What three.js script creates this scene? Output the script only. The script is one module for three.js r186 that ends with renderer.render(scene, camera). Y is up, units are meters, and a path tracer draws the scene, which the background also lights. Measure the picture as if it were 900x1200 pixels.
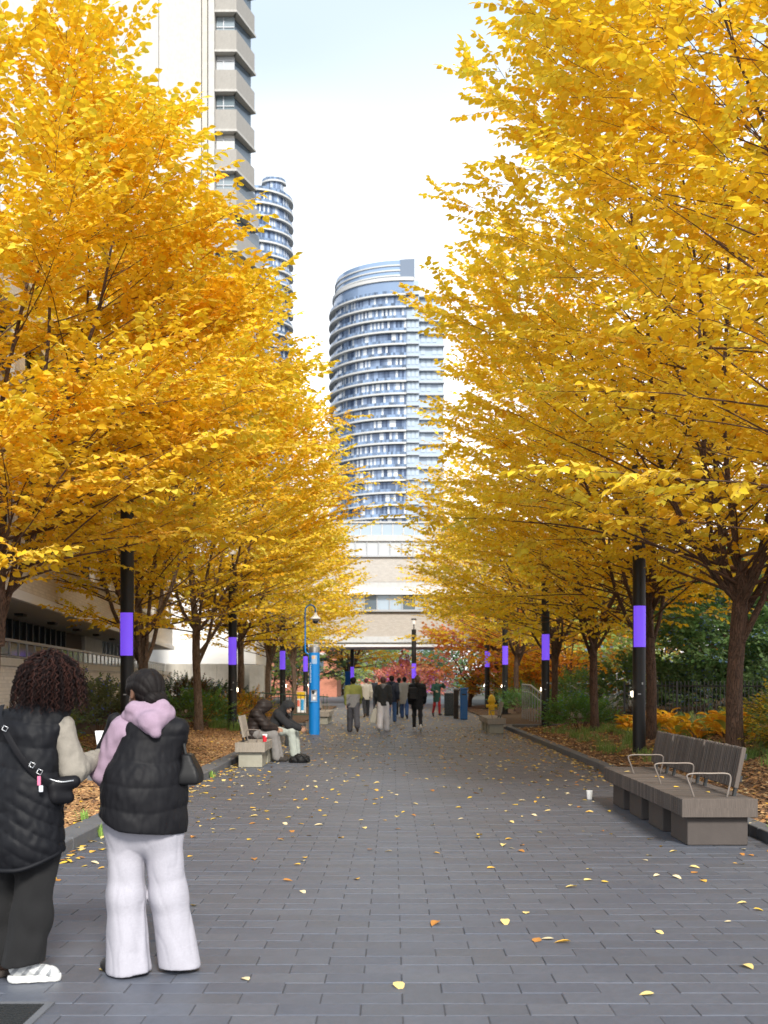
import * as THREE from 'three';
import { mergeGeometries } from 'three/addons/utils/BufferGeometryUtils.js';
import { RoundedBoxGeometry } from 'three/addons/geometries/RoundedBoxGeometry.js';
import { createNoise2D, createNoise3D } from 'simplex-noise';

// ---------------------------------------------------------------- camera, sky, sun, exposure
const scene = new THREE.Scene();
const camera = new THREE.PerspectiveCamera(2 * Math.atan(600 / 1400) * 180 / Math.PI, 0.75, 0.1, 1500);
camera.position.set(0, 1.65, 0);
camera.lookAt(0, 1.65, -10);
camera.setViewOffset(900, 1200, -10, -197, 900, 1200);   // a lens shifted up, so that verticals stay vertical
camera.focus = 11; camera.userData.fStop = 3.4;
camera.updateProjectionMatrix();

const renderer = new THREE.WebGLRenderer({ antialias: true });
renderer.toneMapping = THREE.LinearToneMapping;
renderer.toneMappingExposure = 2.5;
renderer.shadowMap.enabled = true;

function mulberry(a) { return () => { a = (a + 0x6d2b79f5) | 0; let t = Math.imul(a ^ (a >>> 15), 1 | a); t = (t + Math.imul(t ^ (t >>> 7), 61 | t)) ^ t; return ((t ^ (t >>> 14)) >>> 0) / 4294967296; }; }
const noise2 = createNoise2D(mulberry(11)), noise3 = createNoise3D(mulberry(12));
const clamp = (v, a = 0, b = 1) => Math.min(b, Math.max(a, v));
const lerp = (a, b, t) => a + (b - a) * t;
const smooth = (a, b, v) => { const t = clamp((v - a) / (b - a)); return t * t * (3 - 2 * t); };
const V = (x, y, z) => new THREE.Vector3(x, y, z);

{ // bright thin overcast: white near the horizon, pale blue higher up
  const w = 512, h = 256, data = new Float32Array(w * h * 4);
  for (let j = 0; j < h; j++) for (let i = 0; i < w; i++) {
    const el = (j + 0.5) / h * Math.PI - Math.PI / 2, az = (i + 0.5) / w * 2 * Math.PI;
    const x = Math.cos(el) * Math.cos(az), y = Math.sin(el), z = Math.cos(el) * Math.sin(az);
    const up = Math.max(0, y), veil = 0.5 * noise3(x * 2.2, y * 5, z * 2.2) + 0.3 * noise3(x * 5 + 7, y * 9, z * 5);
    const t = smooth(0.20, 0.50, up + veil * 0.09);
    const k = (j * w + i) * 4;
    data[k] = lerp(0.78, 0.315, t); data[k + 1] = lerp(0.79, 0.375, t); data[k + 2] = lerp(0.81, 0.445, t); data[k + 3] = 1;
    if (y < 0) { data[k] = 0.3; data[k + 1] = 0.3; data[k + 2] = 0.3; }
  }
  const sky = new THREE.DataTexture(data, w, h, THREE.RGBAFormat, THREE.FloatType);
  sky.mapping = THREE.EquirectangularReflectionMapping; sky.magFilter = THREE.LinearFilter; sky.minFilter = THREE.LinearFilter; sky.needsUpdate = true;
  scene.background = sky; scene.environment = sky;
}
const sun = new THREE.DirectionalLight(new THREE.Color(1, 0.95, 0.86), 2.4);
sun.position.set(18, 52, 47); sun.target.position.set(0, 0, -25);
sun.castShadow = true; sun.shadow.radius = 24; sun.shadow.mapSize.set(4096, 4096);
Object.assign(sun.shadow.camera, { left: -70, right: 70, top: 70, bottom: -70, near: 1, far: 260 });
scene.add(sun, sun.target);

// ---------------------------------------------------------------- helpers
const F = 1400, VX = 460, VY = 797, EYE = 1.65;
const gx = (px, d) => (px - VX) * d / F;                 // metres to the right of the path's axis at a depth
const gy = (py, d) => EYE - (py - VY) * d / F;           // height at a depth
const taken = {};
function numbered(n) { if (taken[n] === undefined) { taken[n] = 0; return n; } taken[n]++; return n + '_' + String(taken[n]).padStart(3, '0'); }
function shadows(o) { o.traverse((c) => { if (c.isMesh) { c.castShadow = true; c.receiveShadow = true; } }); return o; }
function thing(name, label, category, [x, y, z] = [0, 0, 0], turn = 0, group) {
  const o = new THREE.Group(); o.name = numbered(name); o.position.set(x, y, z); o.rotation.y = turn;
  o.userData = { label, category }; if (group) o.userData.group = group;
  scene.add(o); return o;
}
function part(name, geo, mat, parent, extra) {
  const g = Array.isArray(geo) ? (geo.length > 1 ? mergeGeometries(geo.map(clean)) : geo[0]) : geo;
  const m = new THREE.Mesh(g, mat); m.name = parent === scene ? numbered(name) : name; m.castShadow = m.receiveShadow = true;
  if (extra) Object.assign(m.userData, extra);
  parent.add(m); return m;
}
function single(name, geo, mat, label, category, group) { const m = part(name, geo, mat, scene); m.userData = { label, category }; if (group) m.userData.group = group; return m; }
function struct(name, geo, mat) { return part(name, geo, mat, scene, { kind: 'structure' }); }
function clean(g) {
  const o = g.index ? g.toNonIndexed() : g;
  for (const k of Object.keys(o.attributes)) if (!['position', 'normal', 'uv', 'color'].includes(k)) o.deleteAttribute(k);
  if (!o.attributes.normal) o.computeVertexNormals();
  if (!o.attributes.uv) o.setAttribute('uv', new THREE.BufferAttribute(new Float32Array(o.attributes.position.count * 2), 2));
  return o;
}
// box with uv in metres
function box(w, h, d, x = 0, y = 0, z = 0, ry = 0, rx = 0, rz = 0) {
  const g = new THREE.BoxGeometry(w, h, d), p = g.attributes.position, n = g.attributes.normal, uv = g.attributes.uv;
  for (let i = 0; i < p.count; i++) {
    const ax = Math.abs(n.getX(i)), ay = Math.abs(n.getY(i));
    if (ax > 0.5) uv.setXY(i, p.getZ(i), p.getY(i)); else if (ay > 0.5) uv.setXY(i, p.getX(i), p.getZ(i)); else uv.setXY(i, p.getX(i), p.getY(i));
  }
  if (rx) g.rotateX(rx); if (rz) g.rotateZ(rz); if (ry) g.rotateY(ry);
  g.translate(x, y, z); return g;
}
function rbox(w, h, d, r, x = 0, y = 0, z = 0, seg = 2) {
  const g = new RoundedBoxGeometry(w, h, d, seg, r), p = g.attributes.position, n = g.attributes.normal, uv = g.attributes.uv;
  for (let i = 0; i < p.count; i++) {
    const ax = Math.abs(n.getX(i)), ay = Math.abs(n.getY(i)), az = Math.abs(n.getZ(i));
    if (ax >= ay && ax >= az) uv.setXY(i, p.getZ(i), p.getY(i)); else if (ay >= az) uv.setXY(i, p.getX(i), p.getZ(i)); else uv.setXY(i, p.getX(i), p.getY(i));
  }
  g.translate(x, y, z); return g;
}
function cyl(r0, r1, h, x, y, z, seg = 16) { const g = new THREE.CylinderGeometry(r1, r0, h, seg); g.translate(x, y + h / 2, z); return g; }
// tapered tube through points; uv: u round, v metres along
function tube(pts, rad, sides = 8, capped = true) {
  const n = pts.length, pos = [], uv = [], idx = [];
  let up = V(0, 0, 1), len = 0;
  for (let i = 0; i < n; i++) {
    const t = V(0, 0, 0).subVectors(pts[Math.min(n - 1, i + 1)], pts[Math.max(0, i - 1)]).normalize();
    const a = V(0, 0, 0).crossVectors(t, up); if (a.lengthSq() < 1e-5) a.crossVectors(t, V(1, 0, 0)); a.normalize();
    const b = V(0, 0, 0).crossVectors(a, t).normalize(); up = b;
    if (i) len += pts[i].distanceTo(pts[i - 1]);
    const r = typeof rad === 'number' ? rad : rad[i];
    for (let s = 0; s <= sides; s++) {
      const q = s / sides * Math.PI * 2, c = Math.cos(q) * r, d = Math.sin(q) * r;
      pos.push(pts[i].x + a.x * c + b.x * d, pts[i].y + a.y * c + b.y * d, pts[i].z + a.z * c + b.z * d); uv.push(s / sides * Math.max(0.25, r * 6.28), len);
    }
  }
  const m = sides + 1;
  for (let i = 0; i < n - 1; i++) for (let s = 0; s < sides; s++) { const k = i * m + s; idx.push(k, k + 1, k + m, k + 1, k + m + 1, k + m); }
  if (capped) for (const [i, f] of [[0, 0], [n - 1, 1]]) {
    const c = pos.length / 3; pos.push(pts[i].x, pts[i].y, pts[i].z); uv.push(0, 0);
    for (let s = 0; s < sides; s++) f ? idx.push(c, i * m + s, i * m + s + 1) : idx.push(c, i * m + s + 1, i * m + s);
  }
  const g = new THREE.BufferGeometry();
  g.setAttribute('position', new THREE.Float32BufferAttribute(pos, 3)); g.setAttribute('uv', new THREE.Float32BufferAttribute(uv, 2));
  g.setIndex(idx); g.computeVertexNormals(); return g;
}
const curve = (arr, n) => new THREE.CatmullRomCurve3(arr.map((a) => V(...a))).getPoints(n);
// closed polygon in plan, given as [x, depth], pulled up from y0 to y1
function prism(poly, y0, y1) {
  const s = new THREE.Shape(poly.map(([x, d]) => new THREE.Vector2(x, d)));
  const g = new THREE.ExtrudeGeometry(s, { depth: y1 - y0, bevelEnabled: false });
  g.rotateX(-Math.PI / 2); g.translate(0, y0, 0);       // (x, depth, h) -> (x, h, -depth)
  return g;
}
function paint(g, fn) {   // vertex colours
  const p = g.attributes.position, c = new Float32Array(p.count * 3);
  for (let i = 0; i < p.count; i++) { const k = fn(p.getX(i), p.getY(i), p.getZ(i), i); c.set(k, i * 3); }
  g.setAttribute('color', new THREE.BufferAttribute(c, 3)); return g;
}

// ---------------------------------------------------------------- procedural textures
const TAU = Math.PI * 2;
function tn(u, v, f, seed = 0) { // tileable noise on the unit square
  const a = u * TAU, b = v * TAU, r = f / TAU;
  return 0.5 * (noise3(Math.cos(a) * r + seed, Math.sin(a) * r, Math.cos(b) * r + 3.1) + noise3(Math.sin(b) * r + 1.7 + seed, Math.cos(a) * r + 5, Math.sin(a + b) * r));
}
function tex(n, fn, rep = 1, srgb = false, m = n) {
  const d = new Uint8Array(n * m * 4);
  for (let j = 0; j < m; j++) for (let i = 0; i < n; i++) {
    const c = fn(i / n, j / m, i, j), k = (j * n + i) * 4;
    if (typeof c === 'number') d[k] = d[k + 1] = d[k + 2] = clamp(c) * 255; else { d[k] = clamp(c[0]) * 255; d[k + 1] = clamp(c[1]) * 255; d[k + 2] = clamp(c[2]) * 255; }
    d[k + 3] = 255;
  }
  const t = new THREE.DataTexture(d, n, m); t.wrapS = t.wrapT = THREE.RepeatWrapping; t.magFilter = THREE.LinearFilter; t.minFilter = THREE.LinearMipmapLinearFilter; t.generateMipmaps = true;
  if (srgb) t.colorSpace = THREE.SRGBColorSpace;
  if (Array.isArray(rep)) t.repeat.set(rep[0], rep[1]); else t.repeat.set(rep, rep);
  t.needsUpdate = true; return t;
}
const rt = mulberry(5);
const grain = new Float32Array(512 * 512).map(() => rt());
const gr = (i, j) => grain[(j & 511) * 512 + (i & 511)];
const texStone = tex(512, (u, v, i, j) => 0.84 + 0.08 * tn(u, v, 14) + 0.06 * tn(u, v, 50, 4) + 0.09 * (gr(i, j) - 0.5), 1 / 1.1);
const texConcrete = tex(512, (u, v, i, j) => 0.85 + 0.07 * tn(u, v, 9) + 0.05 * tn(u, v, 40, 2) + 0.05 * (gr(i, j) - 0.5) - 0.08 * Math.max(0, tn(u, v * 0.12, 34, 9)), 1 / 3);
const texWood = tex(512, (u, v, i, j) => { const s = tn(u, v * 0.06, 70, 3), t = tn(u, v * 0.15, 24, 8); const k = 0.74 + 0.16 * s + 0.12 * t + 0.08 * (gr(i, j >> 3) - 0.5); return [k, k * 0.985, k * 0.97]; }, 1 / 0.5);
const texBark = tex(512, (u, v, i, j) => { const q = Math.abs(tn(u, v * 0.2, 34, 1)), t = tn(u, v, 22, 6); const k = 0.35 + 1.1 * Math.min(q * 1.5, 0.5) + 0.16 * t + 0.12 * (gr(i, j >> 1) - 0.5); return k; }, [1, 1]);
const texBrick = tex(512, (u, v, i, j) => {
  const row = Math.floor(v * 24), fv = v * 24 - row, fu = (u * 6 + (row & 1) * 0.5) % 1, b = gr(Math.floor(u * 6 + (row & 1) * 0.5) * 7 + 3, row * 5);
  const joint = fv < 0.16 || fu < 0.03; return (joint ? 0.74 : 0.80 + 0.16 * b) + 0.06 * tn(u, v, 60) + 0.05 * (gr(i, j) - 0.5);
}, [1 / 1.5, 1 / 1.68]);
const texCloth = tex(256, (u, v, i, j) => 0.88 + 0.06 * tn(u, v, 26) + 0.10 * (gr(i, j) - 0.5), 4);
const texSoil = tex(512, (u, v, i, j) => { const k = 0.62 + 0.3 * tn(u, v, 60) + 0.2 * tn(u, v, 22, 3) + 0.4 * (gr(i, j) - 0.5); return [k, k * (0.94 + 0.1 * tn(u, v, 30, 8)), k * 0.9]; }, 1 / 1.2);

const std = (color, o = {}) => new THREE.MeshStandardMaterial({ color: new THREE.Color().setRGB(...color), roughness: 0.85, ...o });
const M = {
  paver: std([1, 1, 1], { map: texStone, bumpMap: texStone, bumpScale: 0.002, roughness: 0.5, vertexColors: true }),
  joint: std([0.06, 0.06, 0.066], { roughness: 0.95 }),
  asphalt: std([0.135, 0.137, 0.150], { map: texStone, roughness: 0.55 }),
  plaza: std([0.17, 0.155, 0.15], { map: texStone, roughness: 0.9 }),
  kerb: std([0.13, 0.135, 0.15], { map: texConcrete, bumpMap: texStone, bumpScale: 0.004, roughness: 0.85 }),
  soil: std([0.20, 0.12, 0.065], { map: texSoil, bumpMap: texSoil, bumpScale: 0.03, roughness: 1 }),
  ground: std([0.10, 0.10, 0.085], { map: texSoil, roughness: 1 }),
  bark: std([0.15, 0.088, 0.060], { map: texBark, bumpMap: texBark, bumpScale: 0.03, roughness: 0.95 }),
  barkGrey: std([0.25, 0.17, 0.12], { map: texBark, bumpMap: texBark, bumpScale: 0.03, roughness: 0.95 }),
  twig: std([0.10, 0.055, 0.035], { roughness: 0.9 }),
  black: std([0.009, 0.009, 0.010], { roughness: 0.5 }),
  purple: std([0.16, 0.075, 0.80], { roughness: 0.45, emissive: new THREE.Color().setRGB(0.10, 0.042, 0.46), emissiveIntensity: 0.6 }),
  metal: std([0.55, 0.56, 0.58], { roughness: 0.35, metalness: 0.9 }),
  rail: std([0.34, 0.35, 0.37], { roughness: 0.45, metalness: 0.5 }),
  ironDark: std([0.018, 0.02, 0.022], { roughness: 0.5 }),
  concrete: std([0.58, 0.55, 0.49], { map: texConcrete, bumpMap: texConcrete, bumpScale: 0.006 }),
  concreteLight: std([0.72, 0.70, 0.67], { map: texConcrete }),
  brick: std([0.80, 0.74, 0.66], { map: texBrick, bumpMap: texBrick, bumpScale: 0.006 }),
  white: std([0.80, 0.80, 0.80], { roughness: 0.6 }),
  soffit: std([0.62, 0.62, 0.62], { roughness: 0.8 }),
  glass: std([0.10, 0.13, 0.16], { roughness: 0.08, metalness: 0.1 }),
  glassPale: std([0.33, 0.40, 0.47], { roughness: 0.12, metalness: 0.2 }),
  mullion: std([0.02, 0.02, 0.022], { roughness: 0.5 }),
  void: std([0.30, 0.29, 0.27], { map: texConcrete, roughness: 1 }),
};
// ---------------------------------------------------------------- ground, path, beds
{
  const g = new THREE.PlaneGeometry(1600, 1600); g.rotateX(-Math.PI / 2); const uv = g.attributes.uv; for (let i = 0; i < uv.count; i++) uv.setXY(i, uv.getX(i) * 1600, uv.getY(i) * 1600);
  g.translate(0, -0.06, -300); struct('ground', g, M.ground);
}
const PL = -3.1, PR = 3.79;       // kerb lines
function flat(x0, x1, d0, d1, y) { const g = new THREE.PlaneGeometry(x1 - x0, d1 - d0); g.rotateX(-Math.PI / 2); const uv = g.attributes.uv; for (let i = 0; i < uv.count; i++) uv.setXY(i, uv.getX(i) * (x1 - x0), uv.getY(i) * (d1 - d0)); g.translate((x0 + x1) / 2, y, -(d0 + d1) / 2); return g; }
{
  const path = new THREE.Group(); path.name = 'path'; path.userData = { kind: 'structure' }; scene.add(path);
  part('joint_bed', flat(PL - 0.02, PR + 0.02, -14, 42, -0.005), M.joint, path);
  const PW = 0.42, PD = 0.21, r = mulberry(77), near = [], far = [];
  // a paver: top with a small chamfer
  function paverGeo(w, d, tint) {
    const c = 0.0035, h = 0.0, pos = [], idx = [];
    const a = w / 2 - 0.0024, b = d / 2 - 0.0018;
    const ring = [[-a, -b], [a, -b], [a, b], [-a, b]];
    for (const [x, z] of ring) pos.push(x + (x > 0 ? -c : c), h, z + (z > 0 ? -c : c));
    for (const [x, z] of ring) pos.push(x, h - c, z);
    for (const [x, z] of ring) pos.push(x, h - 0.03, z);
    idx.push(0, 2, 1, 0, 3, 2);
    for (let l = 0; l < 2; l++) for (let i = 0; i < 4; i++) { const j = (i + 1) % 4, o = l * 4; idx.push(o + i, o + j, o + 4 + j, o + i, o + 4 + j, o + 4 + i); }
    let g = new THREE.BufferGeometry(); g.setAttribute('position', new THREE.Float32BufferAttribute(pos, 3)); g.setIndex(idx); g = g.toNonIndexed(); g.computeVertexNormals();
    const p = g.attributes.position, uv = new Float32Array(p.count * 2), ou = r() * 5, ov = r() * 5;
    for (let i = 0; i < p.count; i++) { uv[i * 2] = p.getX(i) + ou; uv[i * 2 + 1] = p.getZ(i) + ov; }
    g.setAttribute('uv', new THREE.BufferAttribute(uv, 2));
    return paint(g, () => tint);
  }
  const tint = () => { const k = 0.116 * (r() < 0.04 ? 0.78 : 0.90 + 0.20 * r()), w = r() * 0.06; return [k * (0.89 + w), k * (1.0 + w * 0.4), k * (1.30 - w)]; };
  const kinds = []; for (let i = 0; i < 14; i++) kinds.push(paverGeo(PW, PD, tint()));
  let n = 0;
  for (let row = 0; row * PD < 44; row++) {
    const d = -2.1 + row * PD + PD / 2, off = (row & 1) * PW / 2;
    for (let x = PL - off; x < PR; x += PW) {
      const a = Math.max(x, PL), b = Math.min(x + PW, PR); if (b - a < 0.05) continue;
      const full = b - a > PW - 0.01, cx = (a + b) / 2, px = VX + cx * F / d, inView = d > 5.6 && px > -20 && px < 920;
      const y = (r() - 0.5) * 0.005, rx = (r() - 0.5) * 0.006, rz = (r() - 0.5) * 0.006;
      if (inView && n < 300 && full) {
        n++; const m = part('paver', kinds[Math.floor(r() * 14)], M.paver, path); m.position.set(cx, y, -d); m.rotation.set(rx, 0, rz);
      } else { const g = full ? kinds[Math.floor(r() * 14)].clone() : paverGeo(b - a, PD, tint()); g.rotateX(rx); g.rotateZ(rz); g.translate(cx, y, -d); far.push(g); }
    }
  }
  part('paver', far, M.paver, path, { kind: 'stuff' });
}
struct('plaza', [flat(-7, 5.4, 42, 130, -0.004)], M.asphalt);
struct('side_path', [flat(3.6, 12, 40.6, 43.5, 0.052)], M.plaza);
function hL(x, d) { return 0.05 + 0.18 * smooth(-3.4, -8, x) + 0.03 * noise2(x * 0.8, d * 0.8); }
function hR(x, d) { return 0.04 + 0.58 * smooth(3.9, 8.8, x) * (1 - 0.55 * smooth(25, 34, d) * (1 - smooth(7, 9, x))) + 0.03 * noise2(x * 0.8, d * 0.8); }
function bed(name, x0, x1, d0, d1, h) {
  const nx = Math.ceil(Math.abs(x1 - x0) / 0.4), nd = Math.ceil((d1 - d0) / 0.4), pos = [], uv = [], idx = [];
  for (let j = 0; j <= nd; j++) for (let i = 0; i <= nx; i++) { const x = lerp(x0, x1, i / nx), d = lerp(d0, d1, j / nd); pos.push(x, h(x, d), -d); uv.push(x, d); }
  for (let j = 0; j < nd; j++) for (let i = 0; i < nx; i++) { const k = j * (nx + 1) + i; idx.push(k, k + 1, k + nx + 1, k + 1, k + nx + 2, k + nx + 1); }
  const g = new THREE.BufferGeometry(); g.setAttribute('position', new THREE.Float32BufferAttribute(pos, 3)); g.setAttribute('uv', new THREE.Float32BufferAttribute(uv, 2)); g.setIndex(idx); g.computeVertexNormals();
  return struct(name, g, M.soil);
}
bed('planting_bed', -16, PL - 0.28, -14, 74, hL);
bed('planting_bed', PR + 0.18, 20, -14, 74, hR);
{ // kerb stones laid end to end
  const kl = new THREE.Group(); kl.name = numbered('kerb'); kl.userData = { kind: 'structure' }; scene.add(kl);
  for (let d = 2; d < 42; d += 1.2) part('kerb_stone', rbox(0.3, 0.3, 1.192, 0.015, PL - 0.15, -0.03, -(d + 0.6), 1), M.kerb, kl);
  const kr = new THREE.Group(); kr.name = numbered('kerb'); kr.userData = { kind: 'structure' }; scene.add(kr);
  for (let d = 4; d < 40; d += 1.2) part('kerb_stone', rbox(0.2, 0.3, 1.192, 0.015, PR + 0.1, -0.03, -(d + 0.6), 1), M.kerb, kr);
  const kc = new THREE.Group(); kc.name = numbered('kerb'); kc.userData = { kind: 'structure' }; scene.add(kc);
  for (let i = 0; i < 4; i++) part('kerb_stone', rbox(1.15, 0.3, 0.34, 0.015, PL - 0.31 - 0.58 - i * 1.16, 0.06, -18.6, 1), M.kerb, kc);
  for (let i = 0; i < 4; i++) part('kerb_stone', rbox(1.15, 0.26, 0.3, 0.015, PL - 0.31 - 0.58 - i * 1.16, 0.05, -20.4, 1), M.kerb, kc);
  const k2 = new THREE.Group(); k2.name = numbered('kerb'); k2.userData = { kind: 'structure' }; scene.add(k2);
  for (let i = 0; i < 6; i++) part('kerb_stone', rbox(1.2, 0.26, 0.3, 0.015, PR + 0.85 + i * 1.21, 0.03, -40.35, 1), M.kerb, k2);
}
{ // drain grate at the left
  const g = thing('drain_grate', 'dark perforated metal drain grate set flush in the paving', 'grate', [-1.96, 0, -5.78]);
  part('frame', [box(0.04, 0.02, 0.62, -0.22, 0.002, 0), box(0.04, 0.02, 0.62, 0.22, 0.002, 0), box(0.4, 0.02, 0.04, 0, 0.002, -0.29), box(0.4, 0.02, 0.04, 0, 0.002, 0.29)], M.kerb, g);
  part('pit_shade_plate', box(0.42, 0.004, 0.56, 0, 0.001, 0), M.ironDark, g);  // thin dark plate, its colour imitating the shade below the bars
  for (let i = 0; i < 12; i++) part('bar', box(0.4, 0.008, 0.022, 0, 0.009, -0.25 + i * 0.0455), M.ironDark, g);
  for (let i = 0; i < 7; i++) part('bar', box(0.014, 0.006, 0.54, -0.17 + i * 0.057, 0.0085, 0), M.ironDark, g);
}
// ---------------------------------------------------------------- buildings
{ // low brick building along the left: local x runs along the front (away from the camera), local z points to the path
  const len = 48, o = thing('brick_building', 'long low pale brick building with white fascia, ribbon windows and railed terrace', 'building');
  const ang = 0.105; // the front turns away to the left with distance
  o.position.set(-11.5 + 0.105 * 46, 0, -16); o.rotation.y = Math.PI / 2 + Math.atan(ang);
  // after this turn local +x points away from the camera and local +z to the right
  const L = (x0, x1, y0, y1, z0, z1) => box(x1 - x0, y1 - y0, z1 - z0, (x0 + x1) / 2, (y0 + y1) / 2, (z0 + z1) / 2);
  part('terrace_wall', L(0, 46.2, 0.95, 1.92, -1.2, 0), M.brick, o);
  part('terrace_cap', L(-0.1, 46.3, 1.922, 2.08, -1.25, 0.06), M.concrete, o);
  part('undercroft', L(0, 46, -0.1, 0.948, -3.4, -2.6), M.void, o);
  const rl = part('railing', [L(0, 46, 2.44, 2.50, -0.32, -0.26), L(0, 46, 2.12, 2.15, -0.31, -0.27)], M.rail, o);
  for (let x = 0.4; x < 46; x += 0.9) part('post', L(x, x + 0.05, 2.085, 2.438, -0.315, -0.265), M.rail, rl);
  for (let x = 0.5; x < 45; x += 0.9) part('glass_panel', L(x, x + 0.76, 2.16, 2.42, -0.295, -0.285), M.glass, rl);
  part('terrace_floor', L(0, 46, 1.85, 2.0, -3.2, -1.26), M.concrete, o);
  // recessed ground floor glazing
  const zg = -1.55;
  for (let x = 1; x < 23; x += 0.9) { part('mullion', L(x, x + 0.12, 2.0, 3.2, zg - 0.06, zg + 0.08), M.mullion, o); part('window_pane', L(x + 0.13, x + 0.89, 2.0, 3.19, zg - 0.03, zg - 0.01), M.glass, o); }
  part('interior_panel', [L(1, 23, 2.0, 3.2, zg - 0.5, zg - 0.4)], M.concrete, o);
  part('wall', L(23.2, 26.5, 2.0, 3.2, zg - 0.3, zg), std([0.17, 0.13, 0.10], { map: texWood }), o);
  part('wall', L(26.6, 31, 2.0, 3.2, zg - 0.3, zg + 0.1), M.concreteLight, o);
  for (let x = 31.1; x < 46; x += 1.2) { part('mullion', L(x, x + 0.1, 2.0, 3.2, zg - 0.06, zg + 0.08), M.rail, o); part('window_pane', L(x + 0.11, x + 1.19, 2.0, 3.19, zg - 0.03, zg - 0.01), M.glassPale, o); }
  part('soffit', L(-1, 46, 3.21, 3.27, -2.4, 0.1), M.soffit, o);
  part('fascia', L(-1, 46.1, 3.21, 3.40, 0.105, 0.2), M.white, o);
  for (let x = 12; x < 40; x += 4.2) part('soffit_light', L(x, x + 0.5, 3.15, 3.208, -0.9, -0.7), M.mullion, o);
  part('brick_band', L(-1, 46, 3.28, 4.30, -6, 0.1), M.brick, o);
  for (const [y0, y1] of [[4.32, 5.75], [7.35, 8.75]]) {
    part('window_sill', L(-1, 46, y0 - 0.018, y0 + 0.06, -0.3, 0.16), M.concrete, o);
    for (let x = 0; x < 45; x += 3.6) {
      part('brick_pier', L(x, x + 1.0, y0 + 0.062, y1, -6, 0.095), M.brick, o);
      for (let k = 0; k < 3; k++) { const a = x + 1.0 + k * 0.866; part('window_pane', L(a + 0.06, a + 0.80, y0 + 0.08, y1 - 0.02, -0.16, -0.14), M.glass, o); part('mullion', L(a + 0.805, a + 0.866, y0 + 0.065, y1 - 0.01, -0.2, -0.05), M.mullion, o); }
    }
  }
  part('brick_band', L(-1, 46, 5.752, 7.33, -6, 0.1), M.brick, o);
  part('parapet', L(-1, 46, 8.752, 9.6, -6, 0.12), M.brick, o);
  part('roof_coping', L(-1.05, 46.05, 9.602, 9.75, -6.1, 0.2), M.concrete, o);
}
{ // concrete ramp block further on
  const o = thing('concrete_block', 'stained board-marked concrete wall with white upper storey behind bushes', 'building', [-10.1, 0, -64]);
  for (let i = 0; i < 3; i++) part('panel', box(1.36, 1.72, 1.2, -1.37 + i * 1.37, 1.66, -0.6), M.concrete, o);
  part('panel', box(0.8, 1.72, 9, 2.5, 1.6, -5.0, 0.06), M.concrete, o);
  part('recess', box(4.6, 0.9, 0.8, 0, 0.34, -1.1), M.void, o);
  part('wall', box(7.5, 4.2, 6, -1.2, 4.63, -5), M.white, o);
  part('wall', box(7.5, 2.4, 6, -1.2, 1.3, -5), M.concrete, o);
}
{ // tall slab block with a window bay at its corner
  const D = 96, o = thing('tower_block', 'tall white concrete apartment slab with a bay of corner windows', 'building', [0, 0, -D]);
  const X = (px) => gx(px, D), facade = std([0.56, 0.545, 0.52], { map: texConcrete, roughness: 0.8 });
  const bounds = [-70, -30, 0, 61, 121, 186, 236];
  for (let i = 0; i + 1 < bounds.length; i++) part('facade_panel', box(X(bounds[i + 1]) - X(bounds[i]) - 0.05, 66, 12, (X(bounds[i]) + X(bounds[i + 1])) / 2, 33, -6), facade, o);
  part('core_wall', box(X(246) - X(-70), 65.9, 10, (X(246) + X(-70)) / 2, 32.95, -6.5), std([0.42, 0.41, 0.4]), o);
  part('pilaster', box(X(243) - X(237), 66, 12, (X(243) + X(237)) / 2, 33, -5.9), M.concrete, o);
  part('pilaster', box(X(251.5) - X(244.5), 66, 12, (X(251.5) + X(244.5)) / 2, 33, -5.8), facade, o);
  const spand = std([0.36, 0.342, 0.318], { map: texConcrete }), cap = std([0.50, 0.485, 0.46], { map: texConcrete });
  const pitch = 3.19, x0 = X(252), x1 = X(277);
  const bayGlass = [0, 1, 2, 3].map((k) => std([[0.16, 0.2, 0.22], [0.5, 0.52, 0.54], [0.28, 0.33, 0.36], [0.62, 0.62, 0.6]][k], { roughness: 0.1, metalness: 0.2 }));
  for (let k = 0; k < 21; k++) {
    const top = gy(35, D) - k * pitch + 2 * pitch; if (top < 1.7) break;      // top edge of a spandrel: window above it
    const long = k < 6 ? 0 : k < 7 ? 0.9 : 1.9, t = 3.9 + long;
    const dx = 0.264 * t, dz = 0.965 * t;
    part('spandrel', prism([[x0, 0.02], [x1, 0.02], [x1 + dx, dz], [x1 + dx - 6, dz + 2.5], [x0, 8]], top - 1.62, top), spand, o);
    part('ledge', prism([[x0 - 0.02, -0.12], [x1 + 0.05, -0.12], [x1 + dx + 0.14, dz], [x1 + dx - 4, dz + 1.6], [x0 - 0.02, 6]], top - 1.80, top - 1.622), cap, o);
    const w = part('window', box(x1 - x0 - 0.25, pitch - 1.84, 0.1, (x0 + x1) / 2 - 0.1, top + (pitch - 1.84) / 2 + 0.01, -0.62), bayGlass[(k * 7) % 4], o);
    part('frame', [box(0.07, pitch - 1.86, 0.06, (x0 + x1) / 2 - 0.25, top + (pitch - 1.84) / 2 + 0.01, -0.53), box(x1 - x0 - 0.3, 0.07, 0.06, (x0 + x1) / 2 - 0.1, top + (k % 2 ? 1.0 : 0.5), -0.52), box(x1 - x0 - 0.3, 0.07, 0.06, (x0 + x1) / 2 - 0.1, top + 0.07, -0.52)], M.rail, w);
    part('side_window', prism([[x1 - 0.35, 0.7], [x1 + dx - 0.3, dz - 0.1], [x1 + dx - 2, dz + 1.2], [x0, 6]], top, top + pitch - 1.81), M.glass, o);
  }
}
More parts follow.
